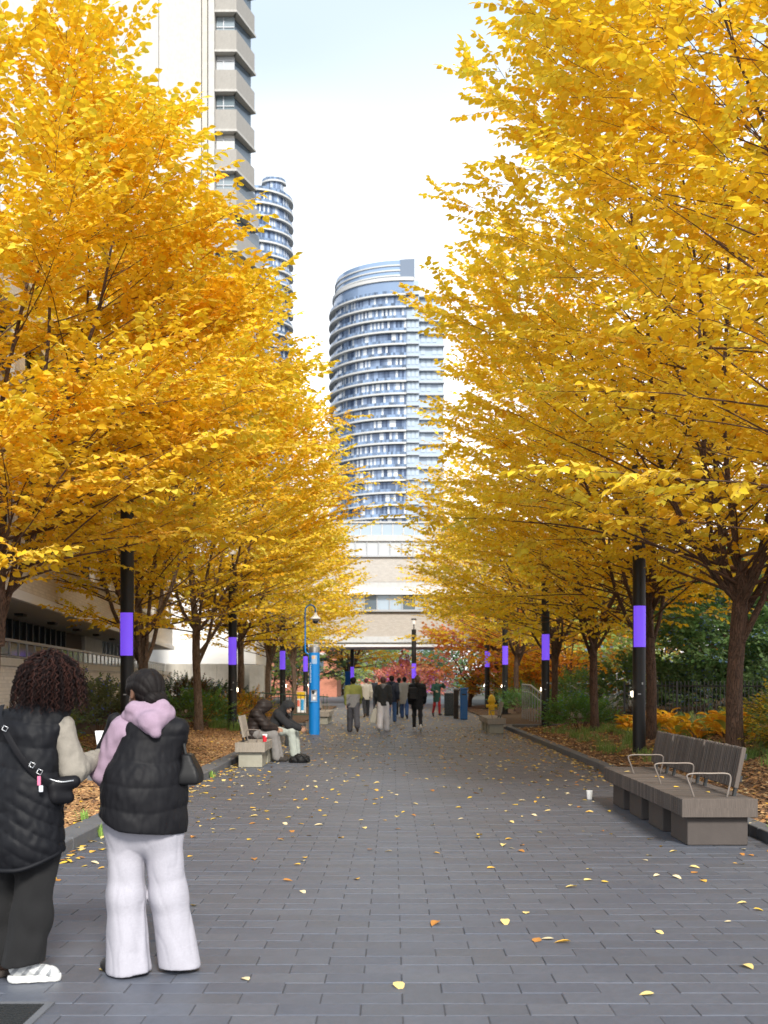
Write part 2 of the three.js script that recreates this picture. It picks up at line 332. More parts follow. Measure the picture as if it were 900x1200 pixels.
function curvedTower(o, cx, cd, R, a0, a1, hTop, hBottom, pitch, seedN, depthOut = 1.1) { // floors of a curved glass tower: glazing ring, slab and balcony glass for each; pane colours imitate haze and reflections
  const r = mulberry(seedN), slabM = std([0.52, 0.52, 0.51], { roughness: 0.7 }), glassM = new THREE.MeshStandardMaterial({ vertexColors: true, roughness: 0.14, metalness: 0.25 });
  const balM = new THREE.MeshStandardMaterial({ vertexColors: true, roughness: 0.1, metalness: 0.3 });
  const N = 72, pt = (q, R) => [cx + Math.cos(q) * R, cd - Math.sin(q) * R];
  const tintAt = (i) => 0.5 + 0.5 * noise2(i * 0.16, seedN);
  for (let h = hTop; h > hBottom; h -= pitch) {
    const pos = [], col = [], bp = [], bc = [];
    for (let i = 0; i < N; i++) {
      const q0 = lerp(a0, a1, i / N), q1 = lerp(a0, a1, (i + 1) / N), A = pt(q0, R), B = pt(q1, R);
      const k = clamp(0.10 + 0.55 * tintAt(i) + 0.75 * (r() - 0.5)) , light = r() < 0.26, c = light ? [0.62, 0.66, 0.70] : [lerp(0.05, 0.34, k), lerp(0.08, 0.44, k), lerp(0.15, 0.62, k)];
      const Y0 = h - pitch + 0.02, Y1 = h - 0.28;
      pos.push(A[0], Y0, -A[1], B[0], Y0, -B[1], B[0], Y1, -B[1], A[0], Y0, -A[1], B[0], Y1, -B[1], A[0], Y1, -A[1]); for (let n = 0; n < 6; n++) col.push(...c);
      const E = pt(q0, R + depthOut - 0.12), G = pt(q1, R + depthOut - 0.12), y0 = h + 0.01, y1 = h + 0.72, b = 0.45 + 0.95 * r(), bcol = [0.17 * b, 0.24 * b, 0.36 * b];
      bp.push(E[0], y0, -E[1], G[0], y0, -G[1], G[0], y1, -G[1], E[0], y0, -E[1], G[0], y1, -G[1], E[0], y1, -E[1]); for (let n = 0; n < 6; n++) bc.push(...bcol);
    }
    const mk = (p, c) => { const g = new THREE.BufferGeometry(); g.setAttribute('position', new THREE.Float32BufferAttribute(p, 3)); g.setAttribute('color', new THREE.Float32BufferAttribute(c, 3)); g.computeVertexNormals(); return g; };
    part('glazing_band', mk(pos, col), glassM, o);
    part('balcony_glass', mk(bp, bc), balM, o);
    const outer = [], inner = [];
    for (let i = 0; i <= N; i++) { const q = lerp(a0, a1, i / N); outer.push(pt(q, R + depthOut)); inner.push(pt(q, R - 1.5)); }
    part('balcony_slab', prism([...outer, ...inner.reverse()], h - 0.42, h), slabM, o);
  }
}
{ // curved glass tower in the middle
  const o = thing('glass_tower', 'curved glass high-rise with stacked balcony rings and a banded crown', 'building');
  const cx = 3.4, cd = 319, R = 19.3, roof = gy(326, 299);
  const slabM = std([0.54, 0.54, 0.53]), pale = std([0.34, 0.41, 0.50], { roughness: 0.2, metalness: 0.2 });
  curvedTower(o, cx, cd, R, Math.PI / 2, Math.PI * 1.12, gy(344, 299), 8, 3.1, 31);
  
  // top storey and crown
  const ring = (R, a, b, n = 40) => Array.from({ length: n + 1 }, (_, i) => { const q = lerp(a, b, i / n); return [cx + Math.cos(q) * R, cd - Math.sin(q) * R]; });
  const sector = (Ro, Ri, h0, h1, a = Math.PI / 2 - 0.1, b = Math.PI * 1.1) => prism([...ring(Ro, a, b), ...ring(Ri, a, b).reverse()], h0, h1);
  part('core', sector(R - 1.6, 2, 0, roof - 0.35), std([0.15, 0.18, 0.22]), o);
  const crown = std([0.26, 0.36, 0.52], { roughness: 0.15, metalness: 0.25 });
  part('top_storey', sector(R - 0.2, R - 2, gy(344, 299), roof - 0.3), std([0.22, 0.30, 0.44], { roughness: 0.15, metalness: 0.25 }), o);
  part('roof_slab', sector(R + 0.2, R - 3, roof - 0.3, roof + 0.55), slabM, o);
  part('crown', sector(R - 0.7, R - 1.4, roof + 0.55, gy(302.5, 299)), crown, o);
  for (const py of [308.5, 314.5, 320.5]) part('crown_band', sector(R - 0.45, R - 1.0, gy(py, 299) - 0.16, gy(py, 299) + 0.16), slabM, o);
  part('crown_panel', prism([[gx(469, 299), 300.2], [gx(486, 299), 299.6], [gx(486, 299), 306], [gx(469, 299), 306]], roof + 0.6, gy(302, 299)), std([0.16, 0.2, 0.27], { roughness: 0.3 }), o);
  // straight wing to the right
  part('wing', prism([[cx + 0.1, 300.6], [gx(491, 301), 300.6], [gx(491, 301), 330], [cx + 0.1, 330]], 0, gy(328, 300)), pale, o);
  part('wing', prism([[gx(491, 302), 302.5], [gx(520, 302), 302.5], [gx(520, 302), 330], [gx(491, 302), 330]], 0, gy(346, 302)), pale, o);
  const dark = std([0.4, 0.47, 0.55], { roughness: 0.15, metalness: 0.2 }), whitep = std([0.40, 0.43, 0.47]);
  const r = mulberry(9);
  for (let h = gy(344, 300), k = 0; h > 8; h -= 3.1, k++) {
    part('wing_slab', prism([[cx + 0.1, 299.6], [gx(491, 301), 299.6], [gx(491, 301), 300.58], [cx + 0.1, 300.58]], h - 0.3, h), whitep, o);
    part('wing_slab', prism([[gx(491, 302) + 0.05, 301.2], [gx(521, 302), 301.2], [gx(521, 302), 302.48], [gx(491, 302) + 0.05, 302.48]], h - 0.4, h), whitep, o);
    const win = []; for (let i = 0; i < 3; i++) if (r() < 0.8) win.push(box(0.7, 1.7, 0.1, cx + 0.7 + i * 1.05, h - 1.3, -300.5));
    for (let i = 0; i < 4; i++) if (r() < 0.8) win.push(box(1.0, 1.9, 0.1, gx(491, 302) + 1 + i * 1.45, h - 1.3, -302.4));
    if (win.length) part('wing_window', win, dark, o);
  }
}
{ // second curved tower, behind the slab block
  const o = thing('glass_tower', 'bluish round high-rise with scalloped balconies behind the white slab', 'building');
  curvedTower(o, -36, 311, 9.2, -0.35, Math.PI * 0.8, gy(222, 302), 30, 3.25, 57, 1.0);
  part('core', new THREE.CylinderGeometry(8.2, 8.2, 124, 30).translate(-36, 62, -311), std([0.2, 0.27, 0.38]), o);
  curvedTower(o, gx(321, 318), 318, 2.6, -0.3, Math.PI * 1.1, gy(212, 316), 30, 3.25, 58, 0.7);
  part('core', new THREE.CylinderGeometry(2.2, 2.2, gy(208, 318), 20).translate(gx(321, 318), gy(208, 318) / 2, -318), std([0.62, 0.64, 0.66]), o);
}
{ // building bridging the path
  const D = 80, o = thing('bridge_building', 'pale brick building bridging the walkway with ribbon windows above white soffit', 'building', [0, 0, -D]);
  const Y = (py) => gy(py, D), W = 34;
  const L = (y0, y1, z0, z1, x0 = -W / 2, x1 = W / 2) => box(x1 - x0, y1 - y0, z1 - z0, (x0 + x1) / 2, (y0 + y1) / 2, (z0 + z1) / 2);
  const bridgeWhite = std([0.52, 0.52, 0.52], { map: texConcrete }), paleBrick = std([0.42, 0.375, 0.33], { map: texBrick });
  part('soffit', L(Y(758), Y(753), -8, -0.05), M.soffit, o);
  part('fascia', L(Y(753) + 0.004, Y(746), -8, 0.12), bridgeWhite, o);
  part('brick_band', L(Y(746) + 0.004, Y(717), -8, 0), paleBrick, o);
  part('window_sill', L(Y(717) + 0.004, Y(714.5), -0.6, 0.25), M.rail, o);
  for (let x = -W / 2 + 0.5, i = 0; x < W / 2 - 0.5; x += 0.86, i++) {
    part('window_pane', L(Y(714) + 0.01, Y(697), -0.42, -0.38, x, x + 0.8), [M.glassPale, M.glass, M.glassPale][(i * 5) % 3], o);
    part('mullion', L(Y(714) + 0.01, Y(697), -0.4, -0.25, x + 0.8, x + 0.86), M.rail, o);
  }
  part('lintel', L(Y(696.8), Y(690), -8, 0.1), M.soffit, o);
  part('white_band', L(Y(690) + 0.004, Y(682), -8, 0), bridgeWhite, o);
  part('brick_band', L(Y(682) + 0.004, Y(653), -8, 0.02), std([0.46, 0.43, 0.40], { map: texBrick }), o);
  part('window_sill', L(Y(653) + 0.004, Y(651), -0.6, 0.2), M.rail, o);
  for (let x = -W / 2 + 0.5; x < W / 2 - 0.5; x += 0.78) { part('window_pane', L(Y(651) + 0.01, Y(634), -0.2, -0.16, x, x + 0.72), std([0.42, 0.44, 0.46], { roughness: 0.25 }), o); part('mullion', L(Y(651) + 0.01, Y(634), -0.2, -0.06, x + 0.72, x + 0.78), M.rail, o); }  // pale pane colour imitates the bright sky reflected in the glass
  part('white_band', L(Y(634) + 0.004, Y(627), -8, 0), bridgeWhite, o);
  for (let x = -W / 2 + 0.5; x < W / 2 - 0.5; x += 0.72) { part('parapet_pane', L(Y(627) + 0.01, Y(613), -0.16, -0.12, x, x + 0.64), M.glassPale, o); part('mullion', L(Y(627) + 0.01, Y(613), -0.18, -0.08, x + 0.64, x + 0.72), bridgeWhite, o); }
  part('inner_wall', L(Y(717) + 0.01, Y(613) - 0.05, -7.5, -1.5), M.glass, o);
  part('roof_rail', L(Y(613) + 0.004, Y(611), -8, 0.02), bridgeWhite, o);
  for (const s of [-1, 1]) part('pier', box(3, Y(758) - 0.01, 7, s * 14.5, Y(758) / 2, -4.2), M.concrete, o);
}
{ // red brick building beyond the bridge
  const o = thing('red_brick_building', 'salmon red brick building with pale window lintels beyond the walkway railing', 'building', [-15.5, 0, -118]);
  part('wall', box(20, 7, 10, 0, 3.5, -5), std([0.50, 0.20, 0.13], { map: texBrick }), o);
  for (let i = 0; i < 6; i++) { const w = part('window', box(1.4, 1.6, 0.1, -8 + i * 3.2, 3.2, 0.02), M.glass, o); part('lintel', box(1.8, 0.3, 0.16, -8 + i * 3.2, 4.2, 0.05), M.concreteLight, w); }
  part('cornice', box(20.4, 0.3, 10.4, 0, 7.16, -5), M.concreteLight, o);
}
// ---------------------------------------------------------------- leaves and trees
function leafGeo(len, wid, fold = 0.25, curl = 0.15) { // ovate, pointed, folded along the midrib; lies in xz, x from stalk to tip
  const prof = [[0, 0], [0.18, 0.78], [0.42, 1], [0.72, 0.66], [1, 0]], pos = [], idx = [];
  const mid = prof.map(([t]) => [t * len, -curl * len * t * t, 0]);
  mid.forEach((p) => pos.push(...p));
  prof.forEach(([t, w], i) => pos.push(t * len, mid[i][1] + fold * w * wid / 2, w * wid / 2));
  prof.forEach(([t, w], i) => pos.push(t * len, mid[i][1] + fold * w * wid / 2, -w * wid / 2));
  const n = prof.length;
  for (let i = 0; i < n - 1; i++) { idx.push(i, n + i + 1, i + 1, i, 2 * n + i + 1 - 0, i + 1); if (i > 0) { idx.push(i, n + i, n + i + 1, i, 2 * n + i + 1, 2 * n + i); } }
  const g = new THREE.BufferGeometry(); g.setAttribute('position', new THREE.Float32BufferAttribute(pos, 3)); g.setIndex(idx); const q = g.toNonIndexed(); q.computeVertexNormals(); return q;
}
// a leafy twig, pointing along +x, its plane facing +y
function sprayGeo(seed, { n = 13, len = 0.62, leaf = [0.112, 0.086], vary = 0.12, droop = 0.45, twig = [0.5, 0.3, 0.1], edge = null, bend = 0.1 } = {}) {
  const r = mulberry(seed), parts = [], g0 = leafGeo(leaf[0], leaf[1]);
  const at = (t) => V(t * len, -bend * len * t * t, 0.06 * len * Math.sin(t * 3 + seed));
  parts.push(paint(tube([at(0), at(0.5), at(1)], [0.0035, 0.0028, 0.0015], 3, false).toNonIndexed(), () => twig));
  for (let i = 0; i < n; i++) {
    const t = n > 1 ? 0.12 + 0.88 * i / (n - 1) : 1, side = i === n - 1 ? 0 : (i & 1 ? 1 : -1), g = g0.clone(), s = 0.58 + 0.66 * r();
    g.scale(s, s, s * (0.85 + 0.3 * r())); g.rotateX((r() - 0.5) * 1.3); g.rotateZ(-droop * (0.2 + r())); g.rotateY(side * (-0.95 + 0.5 * (r() - 0.5)) + (r() - 0.5) * 0.3);
    const p = at(t); g.translate(p.x, p.y - 0.004, p.z);
    const k = 1 - vary * r(), q = r(), tan = r() < 0.06;
    paint(g, () => tan ? [k * 0.92, k * 0.86, k * 5] : [k, k * (1 - 0.14 * q), k]); g.deleteAttribute('uv');
    parts.push(g);
  }
  parts.forEach((g) => { g.deleteAttribute('uv'); });
  return mergeGeometries(parts);
}
const leafMat = (o = {}) => new THREE.MeshPhysicalMaterial({ vertexColors: true, color: 0xffffff, roughness: 1, transmission: 0.52, thickness: 0, specularIntensity: 0.35, ...o });
const M_leaf = leafMat();
const spraysNear = [1, 2, 3].map((s) => sprayGeo(s * 17, { n: 13 }));
const spraysFar = [4, 5].map((s) => sprayGeo(s * 17, { n: 9, leaf: [0.128, 0.10] }));
const spraysBush = [6, 7].map((s) => sprayGeo(s * 17, { n: 11, len: 0.42, leaf: [0.085, 0.045], twig: [0.4, 0.3, 0.2] }));
const YELLOW = [[0.96, 0.725, 0.03], [0.96, 0.70, 0.025], [0.95, 0.755, 0.04], [0.96, 0.725, 0.03], [0.96, 0.71, 0.03], [0.95, 0.61, 0.02], [0.88, 0.77, 0.06]];
const mtx = new THREE.Matrix4(), cX = V(0, 0, 0), cY = V(0, 0, 0), cZ = V(0, 0, 0), col = new THREE.Color();
function leafMesh(list, kinds, parent, name = 'crown', mat = M_leaf) { // list of { p, dir, up, s, c }
  kinds.forEach((geo, k) => {
    const mine = list.filter((_, i) => i % kinds.length === k); if (!mine.length) return;
    const im = new THREE.InstancedMesh(geo, mat, mine.length);
    mine.forEach((l, i) => {
      cX.copy(l.dir).normalize(); cZ.crossVectors(cX, l.up); if (cZ.lengthSq() < 1e-4) cZ.set(0, 0, 1); cZ.normalize(); cY.crossVectors(cZ, cX);
      mtx.makeBasis(cX, cY, cZ).scale(V(l.s, l.s, l.s)).setPosition(l.p); im.setMatrixAt(i, mtx); im.setColorAt(i, col.setRGB(...l.c));
    });
    im.name = name; im.userData.kind = 'stuff'; im.castShadow = im.receiveShadow = true; parent.add(im);
  });
}
function makeTree({ name = 'autumn_tree', label, group, category = 'tree', x, d, y0 = 0, H = 13, R = 4.2, p = 1.6, bottom = 2.6, fork = 2.6, trunkR = 0.17, leaders = 6, seed = 1, dens = 1, kinds = spraysNear, palette = YELLOW, scale = 1, low = 7, bark = M.bark, sideSquash = 1, sprayStep = 0.11, minR = 0.2 }) {
  const r = mulberry(seed * 7919 + 13), t = thing(name, label, category, [x, y0, -d], 0, group);
  const env = (h) => { const q = clamp((h - bottom) / (H - bottom)); return q < 0.35 ? R * lerp(0.72, 1, Math.sqrt(q / 0.35)) : R * (1 - 0.86 * Math.pow((q - 0.35) / 0.65, p)); };
  const wood = [], twigs = [], list = [];
  const lx = (r() - 0.5) * 0.25, lz = (r() - 0.5) * 0.25;
  const trunkTop = fork + 0.6, tp = [], tr = [];
  for (let i = 0; i <= 9; i++) { const q = i / 9; tp.push(V(lx * q * q + 0.03 * Math.sin(q * 5 + seed), q * trunkTop, lz * q)); tr.push(trunkR * (q < 0.12 ? 1.28 - q * 2.2 : 1 - 0.12 * q)); }
  tr[9] *= 0.55;
  const trunkGeo = tube(tp, tr, 14);
  { const pp = trunkGeo.attributes.position; for (let i = 0; i < pp.count; i++) { const k = 1 + 0.07 * noise3(pp.getX(i) * 9, pp.getY(i) * 1.3, pp.getZ(i) * 9 + seed); pp.setX(i, pp.getX(i) * k); pp.setZ(i, pp.getZ(i) * k); } trunkGeo.computeVertexNormals(); }
  wood.push(trunkGeo);
  const branch = (start, az, el, maxLen, r0, spraysFrom) => {
    let pos = start.clone(), dir = V(0, 0, 0), len = 0, azz = az, e = el; const pts = [pos.clone()], step = 0.32, lim = 0.86 + 0.26 * r(), turn = (r() - 0.5) * 0.5;
    while (len < maxLen) {
      dir.set(Math.cos(e) * Math.cos(azz), Math.sin(e), Math.cos(e) * Math.sin(azz)); pos = pos.clone().addScaledVector(dir, step); len += step; azz += turn * 0.2 + (r() - 0.5) * 0.16; e += (r() - 0.56) * 0.12;
      pts.push(pos); if (Math.hypot(pos.x, pos.z * sideSquash) > env(pos.y) * lim || pos.y > H) break;
    }
    if (pts.length < 2) return;
    twigs.push(tube(pts, pts.map((_, i) => Math.max(0.004, r0 * (1 - i / pts.length))), 4, false));
    const total = (pts.length - 1) * step; let side = 1;
    for (let s = spraysFrom; s <= total; s += sprayStep / dens * (0.7 + 0.6 * r())) {
      const k = Math.min(pts.length - 2, Math.floor(s / step)), f = s / step - k, q = pts[k].clone().lerp(pts[k + 1], clamp(f));
      const inner = Math.hypot(q.x, q.z) / env(q.y); if (inner < 0.62 && r() < 0.62) continue;
      const bd = V(0, 0, 0).subVectors(pts[k + 1], pts[k]).normalize(), ang = side * (0.55 + 0.75 * r()); side = -side;
      const dd = bd.clone().applyAxisAngle(V(0, 1, 0), ang); dd.y += (r() - 0.42) * 0.75; dd.normalize();
      const c = palette[Math.floor(r() * palette.length)], b = 0.9 + 0.18 * r();
      list.push({ p: q, dir: dd, up: V((r() - 0.5) * 0.9, 1, (r() - 0.5) * 0.9).normalize(), s: scale * (0.75 + 0.5 * r()), c: [c[0] * b, c[1] * b, c[2] * b] });
    }
    const e1 = pts[pts.length - 1], e0 = pts[pts.length - 2], c = palette[0];
    list.push({ p: e1, dir: V(0, 0, 0).subVectors(e1, e0), up: V(0, 1, 0), s: scale, c });
  };
  for (let L = 0; L < leaders; L++) {
    const az = L / leaders * TAU + r() * 0.7 + seed, centre = L === 0, rEnd = centre ? 0.06 * R : R * (0.28 + 0.34 * r()), top = H * (centre ? 0.97 : 0.96 - 0.22 * rEnd / R - 0.08 * r());
    const f0 = fork - 0.9 + r() * 1.2, pts = [], rad = [], n = 13, wob = r() * 9;
    for (let i = 0; i <= n; i++) {
      const q = i / n, h = lerp(f0, top, q), rr = rEnd * Math.pow(q, 0.75) + 0.06 * Math.min(1, q * 6);
      pts.push(V(lx * 0.9 + Math.cos(az + 0.25 * Math.sin(q * 3 + wob)) * rr + 0.08 * Math.sin(q * 11 + wob), h, lz * 0.9 + Math.sin(az + 0.25 * Math.sin(q * 3 + wob)) * rr + 0.08 * Math.cos(q * 9 + wob)));
      rad.push(Math.max(0.008, trunkR * 0.42 * Math.pow(1 - q, 0.9)));
    }
    wood.push(tube(pts, rad, 8, false));
    const total = top - f0;
    for (let s = 0.3 + r() * 0.3; s < total; s += 0.30 / Math.sqrt(dens) * (0.7 + 0.6 * r())) {
      const q = s / total, k = Math.min(n - 1, Math.floor(q * n)), at = pts[k].clone().lerp(pts[k + 1], q * n - k);
      if (at.y < bottom - 0.4) continue;
      const out = Math.hypot(at.x, at.z) > 0.3 ? Math.atan2(at.z, at.x) : r() * TAU;
      branch(at, out + (r() + r() - 1) * 1.9, 0.10 + 0.52 * r() + 0.3 * q, 3.8, Math.max(0.006, rad[k] * 0.4), 0.25);
    }
  }
  for (let k = 0; k < low; k++) branch(V(lx * 0.8, fork + r() * 0.7, lz * 0.8), k / low * TAU + r() * 0.6 + seed * 2, 0.12 + 0.3 * r(), R * 1.1, trunkR * 0.2, 1.0);
  part('trunk', wood, bark, t);
  part('branches', twigs, M.twig, t);
  leafMesh(list, kinds, t);
  return t;
}
const leftLabel = 'yellow autumn tree in the building side row past the occupied bench', rightLabel = 'yellow autumn tree in the fence side row past the stair handrails';
const leftLabels = ['dark-trunked yellow tree beside the kerb strip crossing the wood chip bed', 'low-forking yellow tree just past the lamp post and feathery shrubs', 'slim yellow tree with a bright green shrub at its foot'];
const rightLabels = ['yellow tree overhanging the walkway in front of the long slatted bench', 'thick-trunked yellow tree standing behind the long slatted bench', 'yellow tree rising right behind a lamp post beside golden hostas', 'yellow tree rising beside the feathery green mound'];
// left row
[[17.3, -5.8, 12.8, 3.9, 1.3, 3], [27.7, -5.75, 12.6, 4.2, 1, 4], [35, -5.7, 11.6, 4.5, 0.95, 8], [44.6, -5.7, 11.2, 4.3, 0.85, 12], [54.7, -5.7, 11, 4.2, 0.8, 15], [68, -5.6, 10.2, 4.4, 0.8, 18]].forEach(([d, x, H, R, dens, seed], i) =>
  makeTree({ label: leftLabels[i] || leftLabel, group: leftLabels[i] ? undefined : 'yellow trees past the occupied bench', x, d, y0: hL(x, d) - 0.03, H, R, p: i ? 1.6 : 1.12, low: 5, dens, seed, kinds: i < 3 ? spraysNear : spraysFar, fork: i === 1 ? 2.2 : 2.9, bottom: [3.1, 3.5, 3.9, 3.0, 2.8, 2.8][i], bark: i ? M.barkGrey : M.bark, trunkR: 0.125, leaders: 8, sprayStep: i < 3 ? 0.112 : 0.155, scale: i < 3 ? 1 : 1.15 }));
// right row
[[13.2, 6.3, 14.5, 5.4, 1, 21], [20.9, 6.0, 14, 6.3, 1, 22], [28, 6.05, 13, 6.3, 0.95, 25], [35.4, 6.0, 12.4, 5.9, 0.9, 28], [44.4, 6.0, 11.8, 5.8, 0.8, 31], [58, 6.0, 11, 5.9, 0.75, 33], [69, 6.0, 10.4, 5.4, 0.7, 36]].forEach(([d, x, H, R, dens, seed], i) =>
  makeTree({ label: rightLabels[i] || rightLabel, group: rightLabels[i] ? undefined : 'yellow trees past the stair', x, d, y0: hR(x, d) - 0.03, H, R, p: 2.5, dens, seed, kinds: i < 3 ? spraysNear : spraysFar, fork: 2.9, bottom: i < 2 ? 3.2 : 2.9, trunkR: i === 1 ? 0.15 : 0.125, leaders: 9, sprayStep: i < 3 ? 0.128 : 0.17, scale: i < 3 ? 1 : 1.15 }));
// trees beyond
const GREEN = [[0.19, 0.36, 0.11], [0.25, 0.44, 0.14], [0.15, 0.30, 0.09]], LIME = [[0.50, 0.62, 0.16], [0.42, 0.56, 0.15], [0.32, 0.48, 0.13]], RED = [[0.90, 0.40, 0.20], [0.92, 0.48, 0.18], [0.88, 0.32, 0.20]], ORANGE = [[0.88, 0.44, 0.03], [0.90, 0.52, 0.03], [0.84, 0.36, 0.03]], DARK = [[0.11, 0.19, 0.07], [0.14, 0.23, 0.08], [0.09, 0.16, 0.06]];
const far = (o) => makeTree({ kinds: spraysFar, dens: 0.6, sprayStep: 0.15, scale: 1.75, fork: 1.4, bottom: 1.2, trunkR: 0.13, leaders: 5, ...o });
far({ label: 'orange leaved tree with dark slanting trunk standing beyond the bridge building', x: -3.4, d: 96, H: 7.5, R: 4.4, bottom: 2.6, fork: 2.4, palette: [...ORANGE, YELLOW[3], YELLOW[0]], seed: 51, trunkR: 0.28 });
far({ name: 'green_tree', label: 'bushy pale green tree seen beneath the bridge building', x: -1.6, d: 118, H: 8, R: 4.2, palette: LIME, seed: 52, bottom: 0.4, fork: 0.8 });
far({ name: 'green_tree', label: 'taller dark green tree behind the bushy pale green one', x: 3.2, d: 127, H: 11, R: 5.5, palette: GREEN, seed: 53, bottom: 0.5, fork: 1 });
far({ name: 'green_tree', label: 'dark green tree in front of the salmon brick building', x: -7.6, d: 92, H: 7, R: 3.6, palette: DARK, seed: 54, bottom: 0.6, fork: 1 });
far({ label: 'red leaved maple leaning out before the bridge building', x: 4.6, d: 71, H: 5.4, R: 2.9, sprayStep: 0.1, palette: [...RED, ORANGE[0]], seed: 55, bottom: 1.2, fork: 1.2 });
far({ name: 'green_tree', label: 'green tree growing behind the handrails of the stair', x: 12.2, d: 54, H: 7.5, R: 4, palette: LIME, seed: 56, bottom: 0.8 });
far({ label: 'rust orange tree behind the yellow row past the stair', x: 9.2, d: 62, H: 9, R: 4.6, palette: [...ORANGE, YELLOW[3]], seed: 57, bottom: 0.8 });
far({ name: 'green_tree', label: 'dense glossy green dogwood tree rising behind the iron fence', x: 11.3, d: 40, H: 5.6, R: 3.3, palette: GREEN, seed: 58, bottom: 0.3, fork: 0.6, dens: 1.2, scale: 1.05, sprayStep: 0.09, y0: 0.6, leaders: 10 });
far({ name: 'green_tree', label: 'darker green dogwood tree at the far end of the iron fence', x: 15.2, d: 43, H: 7, R: 4, palette: DARK, seed: 59, bottom: 0.3, fork: 0.6, dens: 1.0, scale: 1.15, sprayStep: 0.1, y0: 0.6, leaders: 10 });
far({ label: 'orange and yellow oak with lime tips overhanging the iron fence', x: 12.6, d: 30, H: 10, R: 4.2, palette: [ORANGE[0], YELLOW[0], [0.62, 0.55, 0.04]], seed: 60, bottom: 3.0, fork: 3, y0: 0.55, dens: 0.8, scale: 1.2 });
far({ name: 'green_tree', label: 'dark green tree between the concrete wall and blue pillar', x: -7.8, d: 76, H: 6.5, R: 2.6, palette: LIME, seed: 61, bottom: 0.3, fork: 0.5 });
[[16, 58, 8, 4.5, LIME, 'green'], [13.5, 70, 9, 4.8, [...ORANGE, ...YELLOW], ''], [9.5, 78, 8, 4.5, GREEN, 'green'], [14, 84, 9, 5, ORANGE, '']].forEach(([x, d, H, R, palette, kind], i) =>
  far({ name: kind ? 'green_tree' : 'autumn_tree', label: kind ? 'green tree in the background belt behind the stair' : 'orange yellow tree in the background belt behind the stair', group: kind ? 'green trees behind the stair' : 'autumn trees behind the stair', x, d, H, R, palette, seed: 70 + i, bottom: 0.3, fork: 0.7, y0: 0.2, dens: 0.55, scale: 2.1 }));
[[-5.5, 132, 10, 5.5, LIME], [7.5, 136, 11, 6, GREEN], [-12, 140, 11, 6, GREEN]].forEach(([x, d, H, R, palette], i) => far({ name: 'green_tree', label: 'green tree closing the view far beyond the bridge building', group: 'green trees beyond the bridge', x, d, H, R, palette, seed: 90 + i, bottom: 0.2, fork: 0.6, dens: 0.5, scale: 2.6 }));
// ---------------------------------------------------------------- shrubs, ground cover, litter
function shrub(name, label, x, d, y0, rx, ry, palette, n, seed, group, kinds = spraysBush, s = 1) {
  const t = thing(name, label, 'shrub', [x, y0, -d], 0, group), r = mulberry(seed), list = [], stems = [];
  for (let i = 0; i < 9; i++) { const a = r() * TAU, q = 0.6 * rx; stems.push(tube([V(0.05 * Math.cos(a), -0.05, 0.05 * Math.sin(a)), V(q * 0.5 * Math.cos(a), ry * 0.6, q * 0.5 * Math.sin(a)), V(q * Math.cos(a), ry * 1.3, q * Math.sin(a))], [0.014, 0.01, 0.004], 4, false)); }
  part('stem', stems, M.twig, t);
  for (let i = 0; i < n; i++) {
    const a = r() * TAU, e = Math.asin(r() * 1.25 - 0.25), k = 0.55 + 0.5 * Math.sqrt(r()), lump = 1 + 0.22 * noise3(Math.cos(a) * 1.6 + seed, e * 1.6, Math.sin(a) * 1.6);
    const dir = V(Math.cos(e) * Math.cos(a), Math.sin(e), Math.cos(e) * Math.sin(a)), p = V(dir.x * rx * k * lump, Math.max(0.03, ry * 0.85 + dir.y * ry * k * lump), dir.z * rx * k * lump);
    dir.y += 0.35 + (r() - 0.5) * 0.7; dir.x += (r() - 0.5) * 0.8; dir.z += (r() - 0.5) * 0.8; const c = palette[Math.floor(r() * palette.length)], b = 0.75 + 0.5 * r();
    list.push({ p, dir, up: V(r() - 0.5, 1, r() - 0.5), s: s * (0.7 + 0.5 * r()), c: [c[0] * b, c[1] * b, c[2] * b] });
  }
  leafMesh(list, kinds, t, 'foliage'); return t;
}
const GOLD = [[0.75, 0.40, 0.02], [0.80, 0.48, 0.02], [0.62, 0.45, 0.03], [0.70, 0.26, 0.02]], MIDG = [[0.13, 0.28, 0.06], [0.17, 0.36, 0.08], [0.21, 0.39, 0.08]];
[[-8.2, 27, 1.1, 0.75], [-8.9, 31, 1.2, 0.8], [-7.4, 30, 0.9, 0.6], [-9.6, 35, 1.1, 0.8]].forEach(([x, d, rx, ry], i) => shrub('shrub', 'feathery grey green shrub against the dark gap under the terrace wall', x, d, hL(x, d), rx, ry, [[0.17, 0.24, 0.11], [0.21, 0.29, 0.13]], 420, 300 + i, 'feathery shrubs under the terrace'));
[[-7.0, 23, 0.8, 0.33], [-7.9, 24.3, 0.8, 0.35]].forEach(([x, d, rx, ry], i) => shrub('shrub', 'low yellowing ground shrub in front of the feathery shrubs', x, d, hL(x, d), rx, ry, [[0.2, 0.26, 0.04], [0.3, 0.28, 0.03], [0.12, 0.22, 0.05]], 260, 320 + i, 'low yellowing shrubs'));
shrub('shrub', 'bright green leafy shrub behind the slim leaning trunk', -6.1, 37.6, 0.1, 0.9, 0.5, MIDG, 420, 331);
[[-8.2, 46, 1.5, 0.75], [-6.9, 47.5, 1.2, 0.62], [-9.6, 45, 1.1, 0.8]].forEach(([x, d, rx, ry], i) => shrub('shrub', 'dark green evergreen shrub below the concrete wall', x, d, 0.1, rx, ry, [[0.06, 0.12, 0.05], [0.09, 0.16, 0.06]], 460, 340 + i, 'dark shrubs below the concrete wall'));
shrub('shrub', 'rusty brown shrub among dark evergreens below the concrete wall', -7.6, 45.2, 0.1, 0.7, 0.75, [[0.16, 0.08, 0.03], [0.12, 0.09, 0.03]], 240, 346);
